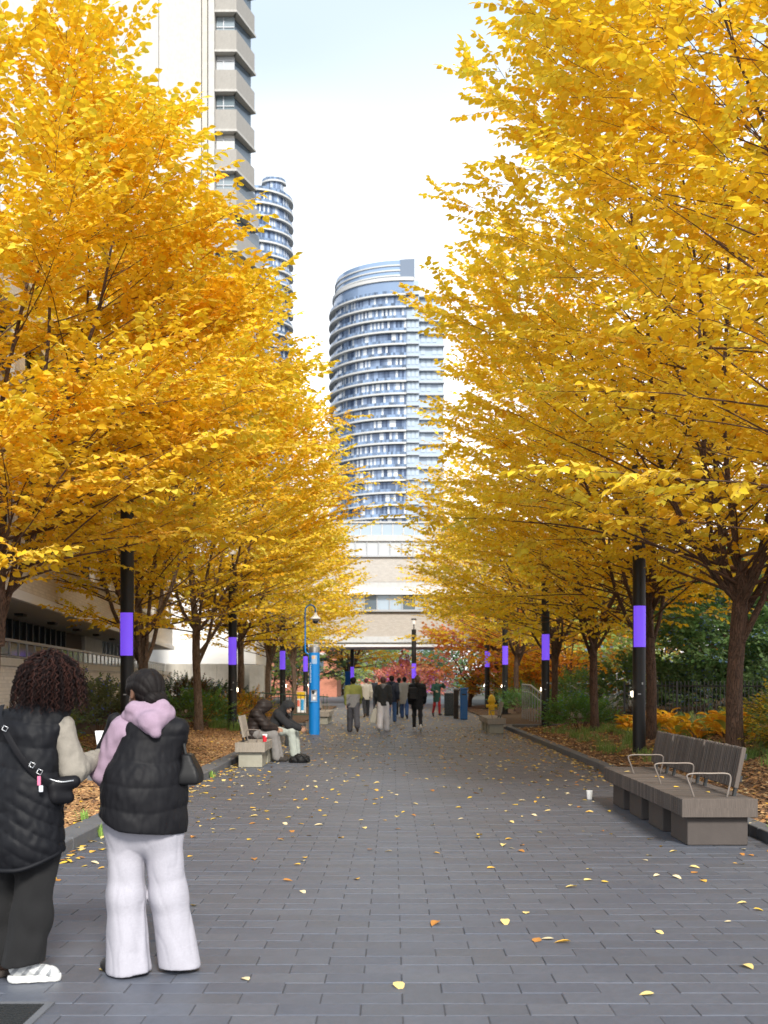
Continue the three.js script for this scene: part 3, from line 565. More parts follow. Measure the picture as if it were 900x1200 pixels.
[[-5.9, 41, 0.55, 0.35], [-5.0, 42.3, 0.5, 0.45]].forEach(([x, d, rx, ry], i) => shrub('shrub', 'golden yellow shrub beside the black lamp post behind the seated pair', x, d, 0.1, rx, ry, [...GOLD, [0.3, 0.36, 0.03]], 200, 350 + i, 'golden shrubs behind the bench'));
shrub('shrub', 'pink red shrub beside the far lamp post in the walkway', 1.1, 82.5, 0, 2.1, 1.2, [[0.88, 0.36, 0.26], [0.90, 0.44, 0.32]], 500, 360, undefined, spraysFar, 1.5);
[[6.9, 62, 1.6, 0.6], [5.7, 54, 0.7, 0.4], [7.6, 50, 0.9, 0.45]].forEach(([x, d, rx, ry], i) => shrub('shrub', 'green shrub in the bed around the yellow standpipe', x, d, 0.15, rx, ry, MIDG, 240, 370 + i, 'green shrubs near the standpipe'));
shrub('shrub', 'feathery bright green mound between two trunks by the stair', 5.75, 36.6, hR(5.75, 36.6), 0.75, 0.42, [[0.13, 0.3, 0.05], [0.17, 0.34, 0.06]], 420, 380);
shrub('shrub', 'dark green shrub tucked behind the handrail foot', 7.2, 46, 0.5, 0.9, 0.7, MIDG, 260, 381);

[[8.2, 40.2], [10.2, 38.6], [12.4, 37.3], [14.8, 36], [17, 37], [12, 47], [15.5, 48], [18.5, 47]].forEach(([x, d], i) => shrub('shrub', 'broad dark green shrub filling the ground behind the iron fence', x, d, 0.4, 1.5, 0.8, [[0.12, 0.22, 0.07], [0.16, 0.28, 0.09]], 300, 390 + i, 'dark shrubs behind the iron fence', spraysFar, 1.1));
[[8.5, 66], [11.5, 67], [6.8, 70], [14.5, 66], [17.5, 64]].forEach(([x, d], i) => shrub('shrub', 'broad orange brown shrub in the background belt past the stair', x, d, 0.1, 2.0, 1.2, [...GOLD, [0.3, 0.3, 0.06]], 420, 400 + i, 'shrubs past the stair', spraysFar, 1.5));
// hostas turned gold: broad arching leaves, each leaf its own piece
const hostaGeo = [0, 1, 2].map((k) => {
  const pos = [], idx = [], n = 7, L = 0.23 + k * 0.04, W = 0.12 + 0.02 * k;
  for (let i = 0; i <= n; i++) { const t = i / n, w = W * 0.5 * Math.pow(Math.sin(Math.PI * Math.min(1, 0.06 + t * 0.94)), 0.7) * (t > 0.98 ? 0 : 1), y = 0.6 * L * t - 0.62 * L * t * t * 1.1, x = L * t; pos.push(x, y + 0.16 * w, w, x, y - 0.02, 0, x, y + 0.16 * w, -w); }
  for (let i = 0; i < n; i++) { const a = i * 3; idx.push(a, a + 1, a + 3, a + 1, a + 4, a + 3, a + 1, a + 2, a + 4, a + 2, a + 5, a + 4); }
  const g = new THREE.BufferGeometry(); g.setAttribute('position', new THREE.Float32BufferAttribute(pos, 3)); g.setIndex(idx); g.computeVertexNormals(); return g;
});
const hostaMat = [[0.86, 0.46, 0.03], [0.88, 0.54, 0.03], [0.82, 0.38, 0.03], [0.78, 0.58, 0.05], [0.36, 0.42, 0.07]].map((c) => new THREE.MeshPhysicalMaterial({ color: new THREE.Color().setRGB(...c), roughness: 0.9, transmission: 0.3, thickness: 0, specularIntensity: 0.3 }));
function hosta(x, d, seed, label, group, green = 0.12) {
  const r = mulberry(seed), t = thing('hosta', label, 'plant', [x, hR(x, d) - 0.01, -d], r() * 6, group), n = 13;
  part('stem', [cyl(0.05, 0.02, 0.12, 0, -0.02, 0, 6)], M.twig, t);
  for (let i = 0; i < n; i++) {
    const m = part('leaf', hostaGeo[i % 3], hostaMat[r() < green ? 4 : Math.floor(r() * 4)], t), a = i * 2.4 + r() * 0.5, rr = 0.04 + 0.1 * r();
    m.position.set(Math.cos(a) * rr, 0.06 + 0.2 * r() * (i > 6 ? 1.6 : 1), -Math.sin(a) * rr); m.rotation.set((r() - 0.5) * 0.5, a, 0.25 + 0.5 * r(), 'YXZ'); const s = 0.8 + 0.5 * r(); m.scale.set(s, s, s);
  }
}
{ const r = mulberry(400);
  for (let i = 0; i < 24; i++) hosta(6.1 + 0.04 * i + 1.6 * r(), 23.5 + 5.5 * r(), 410 + i, 'golden hosta clump in the drift behind the long slatted bench', 'golden hostas behind the long bench');
  for (let i = 0; i < 16; i++) hosta(6.3 + 1.6 * r(), 31.5 + 3.5 * r(), 440 + i, 'orange hosta clump in the drift near the stair handrails', 'orange hostas near the stair', 0.03);
}
[[7.5, 22.2, 0.7, 0.32], [8.4, 24, 0.9, 0.4], [7.0, 20.6, 0.5, 0.22]].forEach(([x, d, rx, ry], i) => shrub('shrub', 'yellow green ground shrub at the foot of the thick trunk', x, d, hR(x, d), rx, ry, [[0.34, 0.34, 0.04], [0.55, 0.42, 0.03], [0.16, 0.26, 0.05]], 240, 480 + i, 'yellow green shrubs by the thick trunk'));

// grass tufts
const bladeMat = new THREE.MeshPhysicalMaterial({ vertexColors: true, roughness: 0.9, transmission: 0.25, thickness: 0 });
function grassBlades(spots, h0, seed, cols) { // spots: [x, y, z, spread, count]
  const r = mulberry(seed), pos = [], c = [];
  for (const [x, y, z, sp, n] of spots) for (let i = 0; i < n; i++) {
    const a = r() * TAU, q = sp * Math.sqrt(r()), bx = x + Math.cos(a) * q, bz = z + Math.sin(a) * q, l = h0 * (0.6 + 0.8 * r()), la = a + (r() - 0.5) * 2, le = 0.25 + 0.6 * r(), w = 0.006, k = cols[Math.floor(r() * cols.length)], b = 0.8 + 0.4 * r();
    const mx = bx + Math.cos(la) * l * 0.3 * le, mz = bz + Math.sin(la) * l * 0.3 * le, tx = bx + Math.cos(la) * l * le, tz = bz + Math.sin(la) * l * le, px = -Math.sin(la) * w, pz = Math.cos(la) * w, my = y + l * 0.6, ty = y + l * (1 - 0.35 * le);
    pos.push(bx - px, y, bz - pz, bx + px, y, bz + pz, mx + px, my, mz + pz, bx - px, y, bz - pz, mx + px, my, mz + pz, mx - px, my, mz - pz, mx - px, my, mz - pz, mx + px, my, mz + pz, tx, ty, tz);
    for (let j = 0; j < 9; j++) c.push(k[0] * b, k[1] * b, k[2] * b);
  }
  const g = new THREE.BufferGeometry(); g.setAttribute('position', new THREE.Float32BufferAttribute(pos, 3)); g.setAttribute('color', new THREE.Float32BufferAttribute(c, 3)); g.computeVertexNormals(); return g;
}
function grass(label, spots, h0, seed, cols) { const m = part('grass', grassBlades(spots, h0, seed, cols), bladeMat, scene, { kind: 'stuff', label, category: 'grass' }); return m; }
const GR = [[0.14, 0.26, 0.05], [0.2, 0.32, 0.06], [0.25, 0.33, 0.07]];
{ const r = mulberry(500), sp = [], sq = [], sr = [];
  for (let i = 0; i < 26; i++) { const x = -5.6 + r() * 1.5, d = 36.2 + r() * 2.2; sp.push([x, hL(x, d) - 0.01, -d, 0.16, 60]); }
  grass('bright green grass tufts at the foot of the lamp post behind the seated pair', sp, 0.34, 501, GR);
  for (let i = 0; i < 70; i++) { const x = 4.6 + r() * 3.2, d = 19 + r() * 17; sq.push([x, hR(x, d) - 0.01, -d, 0.2, 46]); }
  for (let i = 0; i < 14; i++) { const a = i / 14 * TAU; sq.push([6 + 0.3 * Math.cos(a), hR(6, 20.9) - 0.01, -20.9 + 0.3 * Math.sin(a), 0.12, 60]); }
  for (let i = 0; i < 90; i++) { const x = 7.6 + r() * 5, d = 25 + r() * 10; sq.push([x, hR(x, d) - 0.01, -d, 0.25, 50]); }
  grass('patchy green grass among the hostas behind the long slatted bench', sq, 0.22, 502, GR);
  for (const [x, d] of [[-3.9, 17.8], [-3.6, 18.15], [-3.42, 13.2], [-3.08, 12.6], [-3.06, 16.5], [-3.05, 20.2], [3.95, 12.4], [3.98, 11.6]]) sr.push([x, x < 0 ? (x > -3.12 ? 0 : 0.1) : 0.05, -d, 0.06, 26]);
  grass('small weeds sprouting along the kerb stones', sr, 0.13, 503, [[0.2, 0.36, 0.06], [0.28, 0.42, 0.08]]);
}
// wood chips on the beds
{ const r = mulberry(520), chip = new THREE.BoxGeometry(0.07, 0.008, 0.022), mat = std([1, 1, 1], { roughness: 0.95 });
  const make = (name, label, n, sx, sd, h) => {
    const im = new THREE.InstancedMesh(chip, mat, n), e = new THREE.Euler(), q = new THREE.Quaternion();
    for (let i = 0; i < n; i++) {
      const x = sx(), d = sd(); e.set((r() - 0.5) * 0.7, r() * TAU, (r() - 0.5) * 0.7); q.setFromEuler(e); const s = 0.6 + 0.9 * r();
      mtx.compose(V(x, h(x, d) + 0.01 + 0.012 * r(), -d), q, V(s, 1, s * (0.7 + 0.8 * r()))); im.setMatrixAt(i, mtx);
      const k = r(), b = 0.6 + 0.7 * r(); im.setColorAt(i, k < 0.55 ? col.setRGB(0.30 * b, 0.16 * b, 0.07 * b) : k < 0.85 ? col.setRGB(0.42 * b, 0.26 * b, 0.12 * b) : col.setRGB(0.14 * b, 0.075 * b, 0.04 * b));
    }
    im.name = numbered(name); im.userData = { kind: 'stuff', label, category: 'mulch' }; im.castShadow = im.receiveShadow = true; scene.add(im);
  };
  make('wood_chips', 'orange brown wood chip mulch in the bed behind the two standing people', 42000, () => PL - 0.3 - 4.2 * Math.pow(r(), 1.2), () => 11 + 27 * Math.pow(r(), 0.9), hL);
  make('wood_chips', 'dark brown wood chip mulch in the bed behind the long slatted bench', 16000, () => PR + 0.22 + 4.2 * r(), () => 11 + 29 * r(), hR);
}
// fallen leaves
{ const r = mulberry(540), kinds = [0, 1, 2, 3].map((k) => { const g = leafGeo(0.075 + 0.008 * k, 0.056, 0.1 + 0.1 * k, 0.04 + 0.06 * (k % 3)); g.translate(-0.045, 0, 0); return g; });
  const mats = [[0.74, 0.50, 0.06], [0.72, 0.42, 0.07], [0.76, 0.58, 0.22], [0.72, 0.60, 0.36], [0.45, 0.20, 0.05]].map((c) => new THREE.MeshPhysicalMaterial({ color: new THREE.Color().setRGB(...c), roughness: 0.85, transmission: 0.12, thickness: 0, specularIntensity: 0.3 }));
  const put = (x, y, d, s) => { const g = new THREE.Matrix4().compose(V(x, y, -d), new THREE.Quaternion().setFromEuler(new THREE.Euler((r() - 0.5) * 0.3, r() * TAU, (r() - 0.5) * 0.3)), V(s, s, s)); return g; };
  const onPath = () => { // sparse near the camera and in the middle, thick further on and towards the kerbs
    const d = 7 + 33 * Math.pow(r(), 0.5), u = r(), e = r() < 0.4 ? 0.5 + 0.5 * Math.pow(r(), 0.5) * (r() < 0.45 ? -1 : 1) : u; return [lerp(PL + 0.1, PR - 0.1, clamp(e)), d];
  };
  const spots = []; for (let i = 0; i < 1700; i++) spots.push(onPath());
  for (const [px, py] of [[468, 1157], [287, 1148], [630, 1102], [660, 1105], [852, 1081], [890, 1067], [876, 1134], [757, 1166], [227, 1062], [355, 1046], [418, 1031], [592, 1082], [510, 1083], [640, 1101], [73, 1012], [467, 972], [120, 1137], [706, 974], [716, 978], [770, 1027], [793, 1029], [825, 1033], [760, 1003], [596, 984], [540, 960], [330, 985], [250, 960], [575, 1018], [670, 1040], [690, 1019]]) { const d = F * EYE / (py - VY); spots.unshift([gx(px, d), d]); }
  const rest = kinds.map(() => []); let n = 0;
  spots.sort((a, b) => a[1] - b[1]);
  for (const [x, d] of spots) {
    if (x > 2.8 && d > 11.7 && d < 16.3) continue;
    const k = Math.floor(r() * 4), m = mats[r() < 0.85 ? Math.floor(r() * 4) : 4], mt = put(x, 0.009, d, 0.68 + 0.5 * r());
    if (n < 300) { n++; const o = single('fallen_leaf', kinds[k], m, 'single fallen yellow leaf lying on the grey block paving', 'leaf', 'fallen leaves on the paving'); mt.decompose(o.position, o.quaternion, o.scale); }
    else rest[k].push([mt, m]);
  }
  for (const [x, d] of [[3.12, 13.1], [3.25, 14.4], [3.0, 15.3], [3.3, 12.5], [3.22, 14.5]]) { const o = single('fallen_leaf', kinds[1], mats[n++ % 3], 'yellow leaf lying on the seat of the long slatted bench', 'leaf', 'leaves on the bench seat'); put(x, 0.482, d, 0.9).decompose(o.position, o.quaternion, o.scale); }
  const all = rest.flat(), bedL = [], litterMat = new THREE.MeshPhysicalMaterial({ roughness: 0.85, transmission: 0.12, thickness: 0, specularIntensity: 0.3 });
  for (let i = 0; i < 2600; i++) { const left = r() < 0.4, d = 11 + 30 * r(), x = left ? PL - 0.05 - 4.5 * r() : PR + 0.05 + 4.5 * r(); bedL.push(put(x, (left ? (x > PL - 0.3 ? 0.12 : hL(x, d) + 0.03) : (x < PR + 0.2 ? 0.12 : hR(x, d) + 0.03)), d, 0.7 + 0.6 * r())); }
  for (let i = 0; i < 1500; i++) { const d = 40 + 30 * Math.pow(r(), 1.3), x = -4.5 + 10 * r(); bedL.push(put(x, 0.02, d, 0.8 + 0.6 * r())); }
  for (let i = 0; i < 800; i++) { const left = r() < 0.5, d = 9 + 30 * r(), x = left ? PL + 0.02 + 0.5 * r() * r() : PR - 0.02 - 0.5 * r() * r(); if (!left && d > 11.6 && d < 16.4) continue; bedL.push(put(x, 0.01, d, 0.7 + 0.6 * r())); }
  const makeLitter = (list, name, label) => {
    const im = new THREE.InstancedMesh(kinds[1], litterMat, list.length);
    list.forEach((m, i) => { im.setMatrixAt(i, m); const k = mats[r() < 0.85 ? Math.floor(r() * 4) : 4].color; im.setColorAt(i, k); });
    im.name = numbered(name); im.userData = { kind: 'stuff', label, category: 'leaves' }; im.castShadow = im.receiveShadow = true; scene.add(im);
  };
  makeLitter(all.map((a) => a[0]), 'leaf_litter', 'scattered small yellow leaves on the paving further along the walkway');
  makeLitter(bedL, 'leaf_litter', 'yellow leaf litter lying on the mulch beds, kerbs and plaza');
}
// ---------------------------------------------------------------- lamp posts
const lampGlow = new THREE.MeshStandardMaterial({ color: 0xffffff, emissive: new THREE.Color(1, 0.86, 0.62), emissiveIntensity: 1.1, roughness: 0.4 });
function lampPost(x, d, y0, label, group, side, h = 5.4, panelTop = 3.1) {
  const t = thing('lamp_post', label, 'lamp post', [x, y0, -d], 0, group), R = 0.135;
  part('base_plate', [rbox(0.5, 0.03, 0.5, 0.01, 0, 0.015, 0, 1)], M.black, t);
  part('post', [cyl(R, R, h, 0, 0.02, 0, 28)], M.black, t);
  const p = new THREE.CylinderGeometry(R + 0.004, R + 0.004, 0.86, 24, 1, true, -1.15, 2.3); p.translate(0, panelTop - 0.43, 0);
  part('panel', p, M.purple, t);
  const rim = [panelTop + 0.012, panelTop - 0.872].map((y) => { const g = new THREE.TorusGeometry(R + 0.002, 0.008, 6, 28); g.rotateX(Math.PI / 2); g.translate(0, y, 0); return g; });
  part('collar', rim, M.black, t);
  const l = part('marker_light', rbox(0.05, 0.13, 0.07, 0.015, side * (R + 0.012), 1.28, 0.05, 2), lampGlow, t);
  part('light_housing', rbox(0.03, 0.17, 0.1, 0.01, side * (R - 0.008), 1.28, 0.05, 1), M.ironDark, t);
  const pl = new THREE.PointLight(new THREE.Color(1, 0.84, 0.6), 0.12, 6, 2); pl.position.set(side * (R + 0.08), 1.28, 0.06); pl.castShadow = true; t.add(pl);
  part('camera_bracket', [rbox(0.03, 0.05, 0.03, 0.008, 0.04, 1.5, R, 1), rbox(0.06, 0.02, 0.02, 0.005, -0.02, 1.28, R, 1)], M.metal, t);
  const head = part('lamp_head', [cyl(0.03, 0.03, 0.35, 0, h, 0, 10), cyl(0.17, 0.14, 0.08, 0, h + 0.58, 0, 24)], M.black, t);
  part('lamp_shade', [cyl(0.11, 0.13, 0.26, 0, h + 0.32, 0, 20)], M.white, head);
}
const gl = ['black lamp post with purple panel beside the feathery shrubs under the terrace', 'black lamp post with purple panel in grass tufts behind the seated pair', 'black lamp post with purple panel close to the yellow poster box', 'black lamp post with purple panel near the concrete wall corner'];
const grr = ['black lamp post with purple panel standing behind the long slatted bench', 'black lamp post with purple panel next to the stair side path', 'black lamp post with purple panel beside the yellow standpipe', 'black lamp post with purple panel past the standpipe near orange shrubs'];
[[-5.33, 24], [-5.02, 37.5], [-5.15, 56], [-4.95, 68]].forEach(([x, d], i) => lampPost(x, d, hL(x, d) - 0.03, gl[i], undefined, 1, 5.2, 2.92));
[[5.16, 25], [5.12, 40], [5.18, 55], [5.15, 65]].forEach(([x, d], i) => lampPost(x, d, [0.08, 0.06, 0.1, 0.1][i], grr[i], undefined, -1, 5.4, 3.12));
lampPost(1.25, 70, 0, 'black lamp post standing out in the plaza before the bridge building', undefined, -1, 4.6, 2.62);
lampPost(-2.9, 86, 0, 'black lamp post in shadow beneath the bridge building', undefined, 1, 4.2, 2.6);

// ---------------------------------------------------------------- benches
const woodMats = [0, 1, 2, 3].map((k) => std([[0.128, 0.105, 0.092], [0.098, 0.080, 0.071], [0.150, 0.125, 0.112], [0.112, 0.095, 0.086]][k], { map: texWood, bumpMap: texWood, bumpScale: 0.004, roughness: 0.85 }));
const paleWood = [0, 1, 2].map((k) => std([[0.36, 0.32, 0.27], [0.32, 0.285, 0.24], [0.40, 0.355, 0.30]][k], { map: texWood, bumpMap: texWood, bumpScale: 0.004, roughness: 0.85 }));
const blockDark = std([0.075, 0.062, 0.056], { map: texConcrete, bumpMap: texConcrete, bumpScale: 0.004 }), blockPale = std([0.34, 0.33, 0.27], { map: texConcrete, bumpMap: texConcrete, bumpScale: 0.004 });
const armMat = std([0.20, 0.17, 0.15], { roughness: 0.5, metalness: 0.4 });
// local: z runs from the near end (0) away (-), x from the front (0) to the back (+w); flip for a bench on the other side
function bench(label, x, d, length, w, flip, wood, block, sections, planksDetail = true) {
  const t = thing('bench', label, 'bench', [x, 0, -d], 0), r = mulberry(Math.round(d * 10)), s = flip ? -1 : 1, top = 0.47, th = 0.175;
  const pw = 0.092, n = Math.round(length / pw), step = length / n;
  const vGrain = (g) => { const uv = g.attributes.uv; const o = r() * 3; for (let i = 0; i < uv.count; i++) uv.setXY(i, uv.getY(i) + o, uv.getX(i)); return g; };
  const plank = [0, 1, 2].map(() => vGrain(rbox(w, th, step - 0.010, 0.007, 0, 0, 0, 1)));
  for (let i = 0; i < n; i++) { const m = part('seat_plank', plank[i % 3], wood[Math.floor(r() * wood.length)], t); m.position.set(s * w / 2, top - th / 2 + (r() - 0.5) * 0.004, -(i + 0.5) * step); }
  part('end_rail', rbox(w + 0.012, th + 0.01, 0.03, 0.006, s * w / 2, top - th / 2, 0.016, 1), wood[0], t);
  const nb = Math.max(2, Math.round(length / 1.1)), bl = length / nb;
  for (let i = 0; i < nb; i++) part('support_block', rbox(w * 0.82, top - th - 0.004, bl * 0.64, 0.015, s * w * 0.5, (top - th) / 2 - 0.002, -(i * bl + bl * 0.37), 1), block, t);
  part('under_frame', box(w * 0.55, 0.05, length * 0.94, s * w / 2, top - th - 0.028, -length / 2), M.ironDark, t);
  // slatted backs
  for (const [a, b] of sections) {
    const back = new THREE.Group(); back.name = 'backrest'; t.add(back);
    back.position.set(s * (w - 0.14), top + 0.09, -a); back.rotation.z = -s * 0.20;
    const m = Math.round((b - a) / 0.062), st = (b - a) / m, slat = [rbox(0.045, 0.42, st - 0.020, 0.006, 0, 0.21, 0, 1), rbox(0.045, 0.415, st - 0.023, 0.006, 0, 0.21, 0, 1)];
    for (let i = 0; i < m; i++) { const q = part('slat', slat[i & 1], wood[Math.floor(r() * wood.length)], back); q.position.set((r() - 0.5) * 0.006, (r() - 0.5) * 0.006, -(i + 0.5) * st); }
    part('back_rail', [box(0.02, 0.06, b - a - 0.04, s * 0.034, 0.1, -(b - a) / 2), box(0.02, 0.06, b - a - 0.04, s * 0.034, 0.33, -(b - a) / 2)], M.ironDark, back);
    for (const z of [0.14, (b - a) - 0.14]) part('bracket', box(0.03, 0.2, 0.05, s * 0.03, -0.06, -z), M.ironDark, back);
  }
  for (const [a] of sections) part('armrest', tube(curve([[s * 0.17, top, -a + 0.0], [s * 0.13, top + 0.12, -a], [s * 0.10, top + 0.215, -a], [s * 0.125, top + 0.232, -a], [s * 0.34, top + 0.238, -a], [s * (w - 0.22), top + 0.23, -a], [s * (w - 0.2), top + 0.2, -a], [s * (w - 0.235), top, -a]], 40), 0.010, 8), armMat, t);
}
bench('long weathered timber bench with slatted backs and metal armrests on dark blocks', 2.87, 11.85, 4.4, 0.74, false, woodMats, blockDark, [[0.2, 1.62], [1.68, 3.1], [3.2, 4.1]]);
bench('pale weathered bench where the two hooded people sit', -2.41, 22.5, 4.2, 0.55, true, paleWood, blockPale, [[0.1, 0.9], [2.9, 3.9]]);
bench('small grey bench with single back beside the yellow standpipe', 2.92, 36.7, 3.6, 0.55, false, paleWood, blockPale, [[0.2, 1.1]]);
bench('pale bench with two short backs past the tall blue pillar', -2.35, 44.3, 3.4, 0.6, true, paleWood, blockPale, [[0.2, 0.9], [2.2, 2.9]]);

// ---------------------------------------------------------------- paper cups
function cup(label, x, y, z, mat, lid, s = 1) {
  const t = thing('paper_cup', label, 'cup', [x, y, z]);
  const g = new THREE.LatheGeometry([[0.0, 0.001], [0.029, 0.001], [0.031, 0.004], [0.041, 0.108], [0.043, 0.112], [0.040, 0.112], [0.030, 0.01]].map(([a, b]) => new THREE.Vector2(a * s, b * s)), 24); part('cup', g, mat, t);
  if (lid) { const l = new THREE.LatheGeometry([[0.044, 0.11], [0.045, 0.118], [0.038, 0.13], [0.0, 0.13]].map(([a, b]) => new THREE.Vector2(a * s, b * s)), 24); part('lid', l, M.white, t); }
  return t;
}
cup('small white paper cup standing on the paving near the long bench', 2.72, 0.002, -16.5, std([0.78, 0.77, 0.74], { roughness: 0.7 }), false, 1.1);
{ const c = document.createElement('canvas'); c.width = 256; c.height = 128; const q = c.getContext('2d'); q.fillStyle = '#c41f2e'; q.fillRect(0, 0, 256, 128); q.strokeStyle = '#fbeeea'; q.lineWidth = 15; q.lineCap = 'round';
  for (const o of [32, 160]) { q.beginPath(); q.moveTo(o + 54, 34); q.lineTo(o + 18, 34); q.lineTo(o + 14, 62); q.bezierCurveTo(o + 66, 52, o + 66, 104, o + 10, 98); q.stroke(); }
  const tx = new THREE.CanvasTexture(c); tx.colorSpace = THREE.SRGBColorSpace; tx.wrapS = THREE.RepeatWrapping;
  const o = cup('red takeaway cup with white swirl and white lid on the pale bench', -2.43, 0.475, -22.72, new THREE.MeshStandardMaterial({ map: tx, roughness: 0.5 }), true, 1.15); o.rotation.y = -0.4; }

// ---------------------------------------------------------------- blue help pillar with camera arm
{ const t = thing('help_pillar', 'tall bright blue emergency phone pillar with silver cap and camera arm', 'pillar', [-2.37, 0, -36.2]), R = 0.165, blue = std([0.005, 0.19, 0.56], { roughness: 0.35 });
  part('column', [cyl(R, R, 1.02, 0, 0, 0, 32), cyl(R, R, 1.12, 0, 1.36, 0, 32)], blue, t);
  // the phone niche: back wall and cheeks of the column round an opening
  const ring = new THREE.CylinderGeometry(R, R, 0.34, 32, 1, true, 0.62, Math.PI * 2 - 1.24); ring.translate(0, 1.19, 0); part('niche_wall', [ring], blue, t);
  part('phone_panel', rbox(0.19, 0.335, 0.02, 0.004, 0, 1.19, 0.07, 1), M.metal, t);
  part('call_button', [rbox(0.08, 0.08, 0.02, 0.006, 0.0, 1.10, 0.085, 1), rbox(0.05, 0.05, 0.02, 0.006, 0.03, 1.23, 0.085, 1)], M.white, t);
  part('speaker', rbox(0.09, 0.1, 0.012, 0.004, -0.03, 1.28, 0.084, 1), M.ironDark, t);
  part('shelf', rbox(0.22, 0.02, 0.12, 0.006, 0, 1.0, 0.12, 1), std([0.25, 0.5, 0.75]), t);
  const c = document.createElement('canvas'); c.width = 512; c.height = 64; const q = c.getContext('2d'); q.fillStyle = '#0a6fc2'; q.fillRect(0, 0, 512, 64); q.fillStyle = '#f4f8fb'; q.font = 'bold 58px sans-serif'; q.textAlign = 'center'; q.textBaseline = 'middle'; q.fillText('EMERGENCY', 256, 35, 490);
  const tx = new THREE.CanvasTexture(c); tx.colorSpace = THREE.SRGBColorSpace;
  const lp = new THREE.CylinderGeometry(R + 0.003, R + 0.003, 0.92, 12, 1, true, -0.95, 0.46); { const uv = lp.attributes.uv; for (let i = 0; i < uv.count; i++) uv.setXY(i, uv.getY(i), 1 - uv.getX(i)); } lp.translate(0, 1.88, 0);
  part('lettering', lp, new THREE.MeshStandardMaterial({ map: tx, roughness: 0.4 }), t);
  const sg = new THREE.CylinderGeometry(R + 0.003, R + 0.003, 0.26, 12, 1, true, -0.45, 1.0); sg.translate(0, 2.27, 0); part('notice', sg, std([0.28, 0.42, 0.62], { roughness: 0.3 }), t);
  const sg2 = new THREE.CylinderGeometry(R + 0.006, R + 0.006, 0.1, 12, 1, true, -0.4, 0.6); sg2.translate(0, 2.34, 0); part('notice_strip', sg2, std([0.62, 0.42, 0.26], { roughness: 0.4 }), t);
  part('cap', [cyl(R - 0.01, R - 0.01, 0.03, 0, 2.48, 0, 32), cyl(R + 0.004, R + 0.004, 0.14, 0, 2.51, 0, 32), cyl(R - 0.02, 0.03, 0.05, 0, 2.65, 0, 32)], M.metal, t);
  part('camera_arm', tube(curve([[-0.15, 2.42, 0], [-0.26, 2.5, 0], [-0.275, 2.62, 0], [-0.275, 3.2, 0], [-0.275, 3.72, 0], [-0.24, 3.86, 0], [-0.12, 3.93, 0], [0.0, 3.87, 0], [0.035, 3.74, 0], [0.035, 3.66, 0]], 60), 0.022, 10), blue, t);
  const cam = part('camera_housing', [new THREE.LatheGeometry([[0.0, 0.2], [0.04, 0.19], [0.05, 0.12], [0.17, 0.02], [0.18, 0.0], [0.1, -0.015], [0.1, -0.06], [0, -0.06]].map(([a, b]) => new THREE.Vector2(a, b)), 28).translate(0.035, 3.5, 0)], M.white, t);
  const dome = new THREE.SphereGeometry(0.085, 20, 10, 0, TAU, Math.PI / 2, Math.PI / 2); dome.translate(0.035, 3.442, 0); part('camera_dome', dome, std([0.03, 0.03, 0.04], { roughness: 0.08 }), cam);
}
// ---------------------------------------------------------------- bins, boxes, small furniture
{ const t = thing('litter_bin', 'black upright litter bin at the far end of the occupied bench', 'bin', [-2.62, 0, -30.2]);
  part('body', [rbox(0.16, 1.04, 0.4, 0.02, 0, 0.52, 0, 2)], M.ironDark, t); part('lid', rbox(0.19, 0.05, 0.44, 0.015, 0, 1.066, 0, 2), std([0.05, 0.045, 0.045]), t); }
{ const t = thing('blue_box', 'tall blue square collection box by dark bins at the plaza edge', 'bin', [2.98, 0, -50]);
  part('body', rbox(0.3, 1.26, 0.4, 0.03, 0, 0.63, 0, 2), std([0.01, 0.11, 0.36], { roughness: 0.35 }), t); part('lid', rbox(0.33, 0.06, 0.43, 0.02, 0, 1.292, 0, 2), std([0.015, 0.15, 0.45], { roughness: 0.35 }), t); part('slot', box(0.18, 0.06, 0.02, 0, 1.05, 0.2), M.ironDark, t); }
{ const t = thing('litter_bin', 'slim dark brown bin standing right against the blue box', 'bin', [2.72, 0, -51.2]);
  part('body', rbox(0.2, 1.22, 0.4, 0.02, 0, 0.61, 0, 2), std([0.04, 0.03, 0.026]), t); part('lid', rbox(0.23, 0.08, 0.43, 0.02, 0, 1.262, 0, 2), std([0.3, 0.28, 0.26]), t); }
{ const t = thing('litter_bin', 'wide black slatted bin set back from the blue box', 'bin', [2.62, 0, -55.5]);
  part('body', rbox(0.42, 1.0, 0.5, 0.02, 0, 0.5, 0, 2), std([0.02, 0.022, 0.022]), t); for (let i = 0; i < 7; i++) part('slat', box(0.035, 0.86, 0.02, -0.17 + i * 0.057, 0.5, 0.262), M.ironDark, t); part('rim', rbox(0.45, 0.05, 0.53, 0.015, 0, 1.026, 0, 2), M.ironDark, t); }
{ const t = thing('standpipe', 'squat yellow fire hydrant standpipe behind the small grey bench', 'hydrant', [3.98, 0.06, -48]), y = std([0.72, 0.44, 0.01], { roughness: 0.45 });
  part('barrel', [new THREE.LatheGeometry([[0, 0], [0.19, 0], [0.19, 0.05], [0.12, 0.07], [0.12, 0.55], [0.16, 0.56], [0.16, 0.62], [0.14, 0.64], [0.13, 0.72], [0.06, 0.8], [0, 0.81]].map(([a, b]) => new THREE.Vector2(a, b * 1.25)), 24)], y, t);
  for (const s of [-1, 1]) part('outlet', new THREE.CylinderGeometry(0.06, 0.07, 0.12, 14).rotateZ(Math.PI / 2).translate(s * 0.16, 0.55, 0), y, t);
  part('outlet', new THREE.CylinderGeometry(0.08, 0.09, 0.12, 14).rotateX(Math.PI / 2).translate(0, 0.5, 0.15), y, t); }
